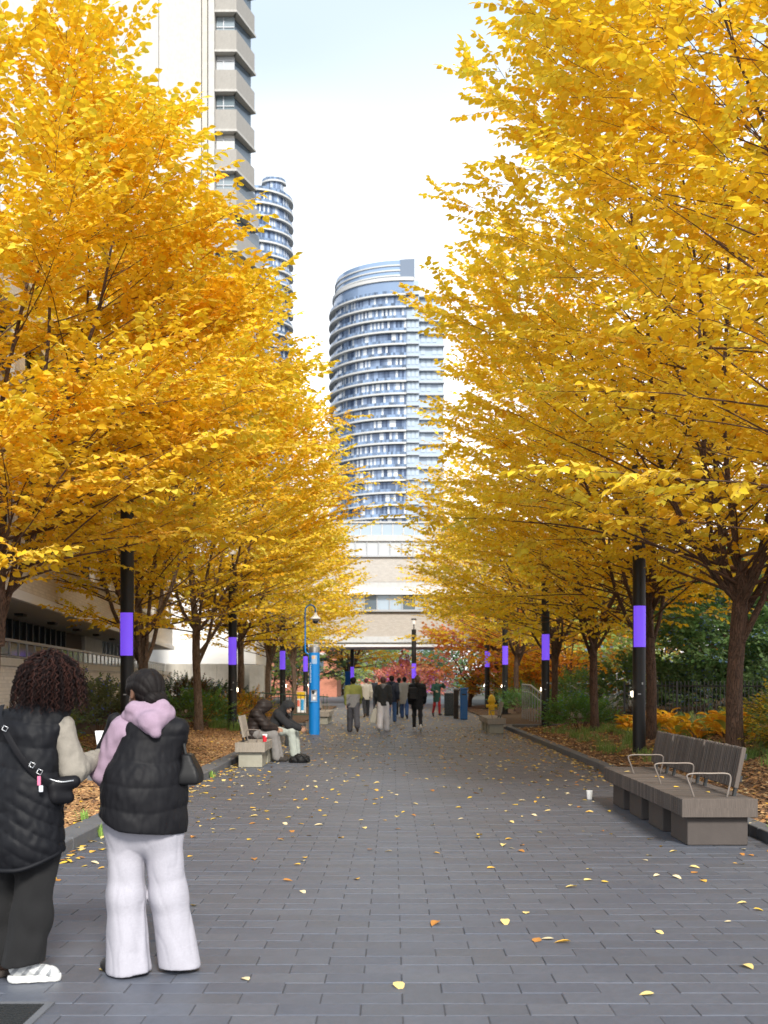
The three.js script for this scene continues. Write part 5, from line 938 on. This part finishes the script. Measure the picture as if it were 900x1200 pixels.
// ---------------------------------------------------------------- the two on the bench: facing the path (+x)
{ const t = thing('person', 'seated person hunched forward in brown hooded puffer and grey trousers', 'person', [-2.84, 0, -24.1], 0.1);
  const j = { hip: [[0, 0.57, -0.1], [0, 0.57, 0.1]], knee: [[0.46, 0.56, -0.11], [0.44, 0.55, 0.14]], ankle: [[0.56, 0.10, -0.1], [0.50, 0.10, 0.13]], toe: [[0.74, 0.045, -0.1], [0.68, 0.045, 0.17]], shoulder: [[0.12, 0.97, -0.18], [0.10, 0.97, 0.18]], elbow: [[0.30, 0.74, -0.2], [0.28, 0.74, 0.2]], wrist: [[0.48, 0.68, -0.07], [0.48, 0.67, 0.07]], neck: [0.18, 1.03, 0], head: [0.25, 1.10, -0.02] };
  person(t, j, { fw: [1, 0, 0], headFw: unit([1, -0.35, -0.3]), headUp: unit([0.35, 1, 0]), skin: 'mid', cell: 0.014, seated: true, hoodUp: true, trouserMat: cloth([0.21, 0.20, 0.195]), trouser: [0.105, 0.085, 0.09], shoeMat: shoeDark, top: { torso: [0.2, 0.2], arm: [0.095, 0.085, 0.06], puff: 0.013, baffle: 0.09, mat: nylon([0.030, 0.022, 0.020]) } }); }
{ const t = thing('person', 'seated person in black hood facing out, forearms on knees, pale trousers', 'person', [-2.55, 0, -25.3], -0.12);
  const j = { hip: [[0, 0.57, -0.1], [0, 0.57, 0.1]], knee: [[0.45, 0.57, -0.16], [0.44, 0.57, 0.16]], ankle: [[0.50, 0.10, -0.14], [0.50, 0.10, 0.14]], toe: [[0.68, 0.045, -0.16], [0.68, 0.045, 0.16]], shoulder: [[0.17, 0.93, -0.18], [0.17, 0.93, 0.18]], elbow: [[0.40, 0.70, -0.19], [0.40, 0.70, 0.19]], wrist: [[0.62, 0.65, -0.06], [0.62, 0.63, 0.08]], neck: [0.26, 0.99, 0.01], head: [0.35, 1.06, 0.04] };
  person(t, j, { fw: [1, 0, 0], headFw: unit([0.8, -0.25, 0.75]), headUp: unit([0.2, 1, 0]), skin: 'mid', cell: 0.014, seated: true, hoodUp: true, curl: 0.7, trouserMat: cloth([0.42, 0.46, 0.42]), trouser: [0.10, 0.085, 0.085], shoeMat: shoeDark, top: { torso: [0.19, 0.19], arm: [0.09, 0.08, 0.055], mat: cloth([0.02, 0.021, 0.024]), hoodMat: cloth([0.02, 0.021, 0.024]) } });
  const b = thing('black_bag', 'crumpled black bag lying on the paving at the seated people\'s feet', 'bag', [-1.86, 0, -23.9]);
  part('bag', nets((x, y, z) => Math.max(cap([-0.12, 0.05, 0], [0.14, 0.05, 0.02], 0.09, 0.08)(x, y, z) + 0.02 * noise3(x * 9, y * 9, z * 9), 0.004 - y), [-0.32, -0.02, -0.2], [0.34, 0.22, 0.22], 0.012), nylon([0.015, 0.015, 0.016]), b); part('strap', tube(curve([[-0.15, 0.1, 0.02], [0.0, 0.17, 0.06], [0.2, 0.02, 0.12]], 16), 0.012, 6), nylon([0.02, 0.02, 0.02]), b); }
// ---------------------------------------------------------------- the two people standing near the camera; joints in metres round each one's feet, z towards the camera
const fleece = (c) => std(c, { map: texCloth, bumpMap: texCloth, bumpScale: 0.004, roughness: 1 });
{ // lilac hoodie, black padded vest, pale wide trousers
  const s = 209, D = 6.7, bx = 168, t = thing('person', 'person in lilac hoodie, black padded vest and wide pale lilac trousers', 'person', [gx(bx, D), 0, -D]);
  const J = (px, py, z = 0) => [(px - bx) / s, EYE - (py - VY) / s, z];
  const fw = unit([-0.45, 0, -0.9]);
  const j = { hip: [J(148, 962), J(187, 962)], knee: [J(147.5, 1050, 0), J(196, 1050, -0.04)], ankle: [[-0.085, 0.095, 0.0], [0.18, 0.095, -0.10]], toe: [[-0.22, 0.045, -0.07], [0.09, 0.045, -0.24]], shoulder: [J(146, 857, 0.0), J(197, 860, -0.05)], elbow: [J(122, 908, -0.05), J(195, 914, -0.22)], wrist: [J(110, 893, -0.30), J(165, 893, -0.36)], neck: J(172, 838, -0.02), head: J(168, 813, -0.035) };
  const hf = unit([-0.72, -0.16, -0.68]);
  person(t, j, { fw, headFw: hf, skin: 'dark', cell: 0.012, handDir: [unit([-0.1, 0.1, -1]), unit([-0.6, 0.1, -0.7])], handUp: [[-0.6, 0.8, 0], [0.5, 0.8, 0]], curl: 0.6, custom: (t, j, { pelvis }) => {
    const lilac = fleece([0.33, 0.235, 0.315]), pale = cloth([0.42, 0.41, 0.465]), vestM = dull([0.008, 0.008, 0.010], 0.3, 0.6);
    // trousers: flared, soft folds
    const leg = (h, k, a, r) => [cap(h, k, 0.114, 0.100), cap(k, [a[0], 0.03, a[2]], 0.100, r)];
    const A = [(150.5 - bx) / s, 0, 0.0], B = [(209 - bx) / s, 0, -0.06];
    const hipf = cap(J(158, 968), J(181, 968), 0.165, 0.165, 0.85, fw);
    const l1 = union([hipf, ...leg(j.hip[0], j.knee[0], A, 0.126)], 0.05), l2 = union([hipf, ...leg(j.hip[1], j.knee[1], B, 0.114)], 0.05);
    const tf = (x, y, z) => { const a = l1(x, y, z), b = l2(x, y, z), k = 0.012, h = Math.max(0, k - Math.abs(a - b)) / k; return Math.min(a, b) - h * h * k * 0.25; };
    const fold = (x, y, z) => 0.003 * noise3(x * 8, y * 1.4, z * 8) + 0.002 * noise3(x * 5 + y * 4, y * 4 - x * 4, z * 5 + 4) + 0.005 * Math.sin((y * 3 + Math.atan2(z, x + 0.02) * 5)) * smooth(0.7, 0.1, y);
    const crease = (x, y, z) => { const n = 1 - Math.abs(noise3(x * 6 + 3, y * 2.6 + x * 4, z * 6)); return 0.004 * Math.pow(n, 7); };
    const hemY = (x) => 0.018 + 0.012 * Math.sin(x * 9);
    part('trousers', nets((x, y, z) => Math.max(tf(x, y, z) + fold(x, y, z) + crease(x, y, z), hemY(x) - y), [-0.34, -0.02, -0.34], [0.4, 1.12, 0.3], 0.0085), pale, t);
    for (const k of [0, 1]) { const a = j.ankle[k], q = j.toe[k], heel = add(a, unit([a[0] - q[0], 0, a[2] - q[2]]), 0.035), f = union([cap([heel[0], 0.045, heel[2]], [q[0], 0.04, q[2]], 0.046, 0.04), cap(add(a, [0, 0.02, 0]), mixp(a, [q[0], 0.06, q[2]], 0.5), 0.048, 0.044)], 0.03); part('shoe', nets((x, y, z) => Math.max(f(x, y, z), 0.004 - y), ...bounds([a, q, heel], 0.11), 0.006), std([0.018, 0.017, 0.017], { roughness: 0.5 }), t); }
    // hoodie: sleeves and the body under the vest
    const sl = union([cap(j.shoulder[0], j.elbow[0], 0.092, 0.078), cap(j.elbow[0], mixp(j.elbow[0], j.wrist[0], 0.92), 0.078, 0.05), cap(j.shoulder[1], j.elbow[1], 0.075, 0.068), cap(j.elbow[1], mixp(j.elbow[1], j.wrist[1], 0.92), 0.068, 0.05), cap(J(168, 945), J(176, 868), 0.17, 0.15, 0.7, fw), cap(J(176, 860), j.neck, 0.12, 0.085)], 0.04);
    part('hoodie', nets((x, y, z) => sl(x, y, z) + 0.007 * noise3(x * 12, y * 9, z * 12) + 0.005 * Math.sin((y * 60 + x * 22)) * smooth(0.12, 0.0, Math.hypot(x - j.elbow[0][0], y - j.elbow[0][1], z - j.elbow[0][2]) - 0.05), [-0.48, 0.85, -0.52], [0.4, 1.6, 0.25], 0.0085), lilac, t);
    const cuff = union([cap(mixp(j.elbow[0], j.wrist[0], 0.84), mixp(j.elbow[0], j.wrist[0], 0.98), 0.047, 0.04)], 0.01); part('cuff', nets(cuff, ...bounds([j.wrist[0], j.elbow[0]], 0.07), 0.007), lilac, t);
    const hood = union([cap(J(153, 840, 0.02), J(182, 845, 0.125), 0.044, 0.058), cap(J(196, 836, 0.02), J(184, 845, 0.125), 0.052, 0.06), cap(J(158, 830, 0.07), J(193, 827, 0.06), 0.034, 0.040), cap(J(188, 857, 0.15), J(182, 846, 0.12), 0.034, 0.06), cap(J(148, 842, -0.03), J(160, 830, 0.06), 0.038, 0.036)], 0.025);
    part('hood', nets((x, y, z) => hood(x, y, z) + 0.0035 * noise3(x * 13, y * 16, z * 13), [-0.3, 1.2, -0.25], [0.3, 1.62, 0.3], 0.0075), lilac, t);
    // padded vest with horizontal tubes
    const vf = union([cap(J(167, 995, 0.01), J(170, 925, 0.01), 0.246, 0.23, 0.84, fw), cap(J(170, 925, 0.01), J(179, 872, 0.0), 0.218, 0.172, 0.76, fw), cap(J(158, 858, 0.0), J(205, 857, 0.0), 0.07, 0.075), cap(J(178, 872, 0.0), J(178, 856, 0.0), 0.13, 0.10, 0.8, fw)], 0.05);
    const hole = union([cap(add(j.shoulder[0], [-0.06, -0.035, -0.01]), J(131, 900, -0.04), 0.082, 0.085), cap(J(238, 862, -0.10), J(238, 905, -0.16), 0.07, 0.07)], 0.01), hl = (x) => 0.815 - 0.10 * x + 0.9 * Math.max(0, -x - 0.08) ** 1.4;
    const neckHole = cap(J(176, 842, -0.01), J(176, 800, -0.02), 0.078, 0.09);
    const bf = (x, y, z) => { const w = y + 0.025 * Math.sin(x * 8 + 1) + 0.012 * noise3(x * 5, y * 5, z * 5); return -0.009 * Math.pow(Math.abs(Math.sin(w * PI / 0.135)), 0.6) + 0.005 * noise3(x * 9, y * 6, z * 9) + 0.003 * noise3(x * 26, y * 12, z * 26); };
    part('padded_vest', nets((x, y, z) => Math.max(vf(x, y, z) + bf(x, y, z), -hole(x, y, z), hl(x) - y, -neckHole(x, y, z)), [-0.4, 0.70, -0.36], [0.42, 1.56, 0.36], 0.0075), vestM, t);
    const flap = union([cap(J(128, 846, -0.16), J(112, 880, -0.2), 0.045, 0.035, 0.6, fw), cap(J(112, 880, -0.2), J(121, 930, -0.15), 0.035, 0.05)], 0.03); part('vest_front', nets((x, y, z) => flap(x, y, z) + bf(x, y, z) * 0.6, [-0.4, 0.9, -0.34], [-0.08, 1.55, -0.0], 0.0085), vestM, t);
    // hair: cornrows drawn back to a low bun
    const R = unit(cross([0, 1, 0], hf)), Hd = (x, y, z) => add(add(add(j.head, R, x), [0, 1, 0], y), hf, z);
    const hb = union([cap(Hd(0, 0.042, -0.028), Hd(0, 0.045, 0.026), 0.092, 0.086), cap(Hd(0, -0.01, -0.05), Hd(0, -0.035, -0.055), 0.07, 0.06)], 0.03), fc = cap(Hd(0, -0.06, 0.09), Hd(0, -0.02, 0.16), 0.085, 0.085), earL = cap(Hd(-0.09, -0.005, 0), Hd(-0.09, -0.03, 0.03), 0.026, 0.03), earR = cap(Hd(0.09, -0.005, 0), Hd(0.09, -0.03, 0.03), 0.026, 0.03);
    const bunC = Hd(0, -0.045, -0.115);
    part('hair', nets((x, y, z) => { const q = [x - j.head[0], y - j.head[1], z - j.head[2]], u = q[0] * R[0] + q[2] * R[2], w = q[0] * hf[0] + q[2] * hf[2], an = Math.atan2(u, q[1] + 0.07 - 0.0 * w); return Math.max(hb(x, y, z) - 0.006 * Math.abs(Math.sin(an * 11)) - 0.002 * Math.abs(Math.sin(w * 150)), -fc(x, y, z), -earL(x, y, z), -earR(x, y, z)); }, ...bounds([j.head], 0.17), 0.0045), hairDark, t);
    const bu = cap(add(bunC, R, -0.022), add(bunC, R, 0.03), 0.04, 0.038); part('hair_bun', nets((x, y, z) => bu(x, y, z) - 0.005 * Math.abs(Math.sin((y - bunC[1]) * 120 + (x - bunC[0]) * 90)), ...bounds([bunC], 0.1), 0.0055), hairDark, t);
  } });
  // shoulder bag on the far arm
  const b = thing('shoulder_bag', 'small black shoulder bag hanging beside the padded vest', 'bag', add([gx(bx, D), 0, -D], J(225, 900, -0.02)));
  const bgf = (x, y, z) => { const w = lerp(0.042, 0.012, smooth(-0.06, 0.075, y)), dx = Math.abs(x + 0.012 + 0.25 * Math.max(0, y)) - w, dy = Math.abs(y + 0.005) - 0.068, dz = Math.abs(z + 0.01) - lerp(0.085, 0.05, smooth(-0.06, 0.075, y)); return Math.hypot(Math.max(dx, 0), Math.max(dy, 0), Math.max(dz, 0)) + Math.min(0, Math.max(dx, dy, dz)); }; part('bag', nets((x, y, z) => bgf(x, y, z) - 0.018, [-0.2, -0.2, -0.2], [0.2, 0.2, 0.2], 0.008), dull([0.008, 0.008, 0.009], 0.4, 0.5), b);
  part('strap', tube(curve([[-0.03, 0.06, 0.03], [-0.05, 0.16, 0.03], [-0.075, 0.25, 0.02], [-0.10, 0.285, -0.01]], 14), 0.009, 6), std([0.014, 0.014, 0.014], { roughness: 0.5 }), b);
  const pp = single('paper_sheets', box(0.17, 0.24, 0.004, 0, 0, 0, 0.5, -0.5), M.white, 'white paper sheets held between the two standing people', 'paper'); pp.position.set(gx(106, 6.5), gy(884, 6.5), -7.0);
}
{ // dark curls, long quilted vest, cream sleeves
  const s = 213.7, D = 6.55, bx = 28, t = thing('person', 'person with dark curls, long black quilted vest, cream sleeves and black trousers', 'person', [gx(bx, D), 0, -D]);
  const J = (px, py, z = 0) => [(px - bx) / s, EYE - (py - VY) / s, z];
  const fw = unit([0.55, 0, -0.83]), hf = unit([0.5, -0.2, -0.85]);
  const j = { hip: [J(10, 985, -0.02), J(47, 985, 0.02)], knee: [J(-2, 1070, -0.08), J(38, 1070, 0.02)], ankle: [[-0.15, 0.095, -0.1], [0.0, 0.095, 0.03]], toe: [[0.0, 0.05, -0.2], [0.155, 0.048, 0.0]], shoulder: [J(-8, 848, -0.02), J(72, 846, 0.02)], elbow: [J(-10, 908, -0.16), J(86, 902, 0.0)], wrist: [J(48, 900, -0.40), J(103, 890, -0.26)], neck: J(46, 834, -0.01), head: J(57, 801, -0.04) };
  person(t, j, { fw, headFw: hf, skin: 'mid', cell: 0.012, handDir: [unit([0.5, 0.1, -0.8]), unit([0.1, 0.05, -1])], handUp: [[0, 1, 0], [0.4, 0.9, 0]], curl: 0.6, custom: (t, j) => {
    const cream = fleece([0.27, 0.245, 0.21]), coatM = dull([0.008, 0.0085, 0.011], 0.3, 0.6), black = cloth([0.008, 0.008, 0.009]);
    const leg = (h, k, a, r) => [cap(h, k, 0.115, 0.105), cap(k, a, 0.105, r)];
    const l1 = union([cap(J(20, 990), J(40, 990), 0.15, 0.15, 0.85, fw), ...leg(j.hip[1], j.knee[1], [0.0, 0.08, 0.03], 0.112)], 0.05), l0 = union(leg(j.hip[0], j.knee[0], [-0.15, 0.08, -0.1], 0.11), 0.04);
    part('trousers', nets((x, y, z) => Math.max(Math.min(l0(x, y, z), l1(x, y, z)) + 0.010 * noise3(x * 10, y * 4, z * 10), 0.10 + 0.015 * Math.sin(x * 8) - y), [-0.42, 0.03, -0.34], [0.34, 1.0, 0.3], 0.0095), black, t);
    // sneakers
    for (const k of [0, 1]) {
      const a = j.ankle[k], q = j.toe[k], dir = unit([q[0] - a[0], 0, q[2] - a[2]]), heel = [a[0] - dir[0] * 0.045, 0, a[2] - dir[2] * 0.045], tip = [q[0] + dir[0] * 0.02, 0, q[2] + dir[2] * 0.02], P = (f, y) => [lerp(heel[0], tip[0], f), y, lerp(heel[2], tip[2], f)];
      const so = union([cap(P(0.05, 0.025), P(0.95, 0.025), 0.043, 0.040)], 0.01), upf = union([cap(P(0.08, 0.075), P(0.3, 0.085), 0.042, 0.042), cap(P(0.3, 0.08), P(0.85, 0.045), 0.046, 0.034), cap(P(0.85, 0.045), P(0.95, 0.04), 0.036, 0.03)], 0.03);
      const wh = new THREE.MeshStandardMaterial({ vertexColors: true, roughness: 0.6 });
      const shoe = part('shoe', paint(nets((x, y, z) => Math.max(upf(x, y, z) + 0.002 * Math.sin(x * 160 + y * 120), 0.03 - y, y - 0.135), ...bounds([heel, tip, a], 0.09), 0.0045), (x, y, z) => { const f = (x - heel[0]) * dir[0] + (z - heel[2]) * dir[2], st = Math.sin((f - y * 0.8) * 95) > 0.35 && f < 0.2 && y < 0.095; return !k ? [0.10, 0.06, 0.045] : st || y > 0.112 ? [0.22, 0.23, 0.245] : [0.52, 0.53, 0.53]; }), wh, t);
      part('sole', nets((x, y, z) => Math.max(so(x, y, z) + 0.003 * Math.sin(x * 90), 0.003 - y, y - 0.042), ...bounds([heel, tip], 0.08), 0.006), k ? std([0.72, 0.72, 0.70]) : std([0.05, 0.04, 0.035]), shoe);
      for (let i = 0; i < 4; i++) { const c = P(0.42 + i * 0.09, 0.118 - i * 0.0145), n = [-dir[2], 0, dir[0]]; part('lace', tube([V(...add(c, n, -0.022)), V(c[0], c[1] + 0.007, c[2]), V(...add(c, n, 0.022))], 0.0035, 5), std([0.05, 0.055, 0.06]), shoe); }
    }
    const sl = union([cap(add(j.shoulder[1], [0.008, -0.02, 0]), j.elbow[1], 0.066, 0.074), cap(j.elbow[1], mixp(j.elbow[1], j.wrist[1], 0.95), 0.074, 0.045), cap(j.shoulder[0], j.elbow[0], 0.07, 0.066), cap(j.elbow[0], mixp(j.elbow[0], j.wrist[0], 0.95), 0.066, 0.045), cap(J(28, 940), J(34, 870), 0.15, 0.14, 0.7, fw), cap(J(34, 862), j.neck, 0.11, 0.075)], 0.04);
    part('sweater', nets((x, y, z) => sl(x, y, z) + 0.005 * noise3(x * 14, y * 11, z * 14) + 0.0022 * noise3(x * 60, y * 60, z * 60), [-0.36, 0.8, -0.55], [0.5, 1.6, 0.24], 0.008), cream, t);
    // long quilted vest: straight tubes above, slanting stitches below
    const cf = union([cap(J(24, 985, 0.0), J(26, 930, 0.0), 0.255, 0.228, 0.82, fw), cap(J(26, 930, 0.0), J(34, 866, 0.0), 0.226, 0.185, 0.76, fw), cap(J(2, 850, 0.0), J(66, 848, 0.01), 0.075, 0.078), cap(J(36, 862), J(44, 838), 0.12, 0.085)], 0.05);
    const hole = cap(add(j.shoulder[1], [0.085, -0.05, 0.0]), J(104, 912, -0.02), 0.066, 0.085), hole0 = cap(add(j.shoulder[0], [-0.07, -0.03, -0.02]), J(-28, 905, -0.1), 0.07, 0.08), hem = (x, z) => 0.632 + 0.55 * Math.max(0, x - 0.02) ** 1.5 * 1.6;
    const seam = (v) => Math.pow(Math.abs(Math.sin(v * PI)), 0.55);
    const bf = (x, y, z) => { const lowMix = smooth(1.12, 1.0, y), d1 = seam((y + 0.62 * (x + 0.05)) / 0.085), d2 = seam((y - 0.25 * x) / 0.12), top = seam((y + 0.02 * Math.sin(x * 9)) / 0.13); return -0.011 * lerp(top, x < 0.0 ? d2 * 0.5 + d1 * 0.5 : d1, lowMix) + 0.005 * noise3(x * 18, y * 12, z * 18); };
    part('quilted_vest', nets((x, y, z) => Math.max(cf(x, y, z) + bf(x, y, z), -hole(x, y, z), -hole0(x, y, z), hem(x, z) - y), [-0.42, 0.58, -0.36], [0.42, 1.56, 0.36], 0.0075), coatM, t);
    const hb = tube(Array.from({ length: 25 }, (_, i) => { const a = 0.35 + i / 24 * 2.6, x = (24 - bx) / s + 0.26 * Math.cos(a) * 0.98, z = 0.232 * Math.sin(a); return V(x, hem(x, z) + 0.008, z); }), 0.013, 6); part('hem_binding', hb, coatM, t);
    // curls
    const hc = (x, y, z) => add(j.head, [x, y, z]);
    const base = union([cap(hc(0, 0.05, 0.01), hc(0, 0.02, 0.02), 0.115, 0.12), cap(hc(-0.05, -0.04, 0.04), hc(-0.09, -0.12, 0.05), 0.10, 0.07), cap(hc(0.03, -0.04, 0.03), hc(0.07, -0.13, 0.03), 0.10, 0.06)], 0.05), hfF = cap(add(j.head, hf, 0.14), add(add(j.head, hf, 0.16), [0, -0.06, 0]), 0.07, 0.07);
    const hairM = dull([0.009, 0.005, 0.005], 0.2), hairM2 = dull([0.035, 0.014, 0.011], 0.25);
    const hair = part('hair', nets((x, y, z) => Math.max(base(x, y, z) + 0.012 * noise3(x * 26, y * 16, z * 26), -hfF(x, y, z)), ...bounds([j.head], 0.28), 0.009), hairM, t);
    const r = mulberry(900), c1 = [], c2 = [];
    for (let i = 0; i < 640; i++) {
      const a = r() * TAU, e = r(), el = PI / 2 * (1 - e * 0.95), rad = 0.112, dx = Math.cos(el) * Math.cos(a), dz = Math.cos(el) * Math.sin(a), dy = Math.sin(el);
      if (dx * hf[0] + dz * hf[2] > 0.6 && dy < 0.75) continue;
      let p = V(j.head[0] + dx * rad, j.head[1] + 0.045 + dy * 0.10, j.head[2] + dz * rad + 0.01); const pts = [], rr = [], n = 20, L = (0.16 + 0.17 * r()) * (0.75 + 0.5 * dy), ph = r() * TAU, cr = 0.006 + 0.006 * r(), tw = 1.6 + 1.2 * r(); let vx = dx * 0.8, vy = 0.35 * dy, vz = dz * 0.8;
      for (let k = 0; k <= n; k++) { const q = k / n; pts.push(V(p.x + cr * Math.cos(ph + k * tw), p.y, p.z + cr * Math.sin(ph + k * tw))); rr.push(0.0036 * (1 - 0.6 * q)); const l = Math.hypot(vx, vy, vz); p = p.clone().add(V(vx / l * L / n, vy / l * L / n, vz / l * L / n)); vy -= 0.17; vx *= 0.93; vz *= 0.93; }
      (r() < 0.3 ? c2 : c1).push(tube(pts, rr, 4, false));
    }
    part('curls', c1, hairM, hair); part('curls', c2, hairM2, hair);
    part('earring', new THREE.TorusGeometry(0.012, 0.0025, 6, 14).translate(...J(70, 809, 0.1)), M.metal, t);
  } });
  // cross-body bag
  const b = thing('belt_bag', 'black cross-body bag with long strap and pink charm on the quilted vest', 'bag', add([gx(bx, D), 0, -D], J(80, 920, 0.09)));
  const leather = dull([0.008, 0.008, 0.010], 0.3, 0.5);
  const bg = union([cap([-0.05, 0.01, 0.03], [0.05, 0.025, -0.02], 0.042, 0.036), cap([-0.04, -0.055, 0.03], [0.02, -0.06, -0.01], 0.042, 0.034)], 0.04); part('bag', nets(bg, [-0.16, -0.15, -0.12], [0.16, 0.12, 0.14], 0.007), leather, b);
  part('zip', tube(curve([[-0.06, 0.045, 0.06], [0.0, 0.03, 0.055], [0.06, 0.035, 0.025]], 10), 0.004, 5), M.metal, b);
  const Q = (px, py, z) => sub(J(px, py, z), J(80, 920, 0.09));
  const sp = curve([Q(6, 826, 0.05), Q(9, 838, 0.13), Q(20, 856, 0.19), Q(40, 886, 0.215), Q(58, 908, 0.19), Q(70, 918, 0.15)], 30), strap = [];
  { const pos = [], idx = []; sp.forEach((p, i) => { const q = sp[Math.min(i + 1, 30)].clone().sub(sp[Math.max(0, i - 1)]).normalize(), w = V(0, 0, 1).cross(q).normalize().multiplyScalar(0.015); for (const o of [0, 0.005]) pos.push(p.x - w.x, p.y - w.y, p.z + o, p.x + w.x, p.y + w.y, p.z + o); }); for (let i = 0; i < 30; i++) { const a = i * 4, c = a + 4; idx.push(a + 2, a + 3, c + 2, a + 3, c + 3, c + 2, a, c, a + 1, a + 1, c, c + 1, a, a + 2, c, a + 2, c + 2, c, a + 1, c + 1, a + 3, a + 3, c + 1, c + 3); } const g = new THREE.BufferGeometry(); g.setAttribute('position', new THREE.Float32BufferAttribute(pos, 3)); g.setIndex(idx); g.computeVertexNormals(); part('strap', g, leather, b); }
  for (const [px, py, z] of [[20, 852, 0.205], [52, 893, 0.225], [60, 901, 0.215]]) { const g = new THREE.TorusGeometry(0.017, 0.003, 6, 4); g.rotateZ(0.3); g.translate(...Q(px, py, z)); part('buckle', g, M.metal, b); }
  part('charm', rbox(0.018, 0.05, 0.012, 0.004, ...Q(60, 911, 0.225)), std([0.62, 0.16, 0.28]), b); part('charm', rbox(0.022, 0.035, 0.012, 0.005, ...Q(62, 920, 0.222)), std([0.6, 0.62, 0.68]), b);
}
renderer.render(scene, camera);
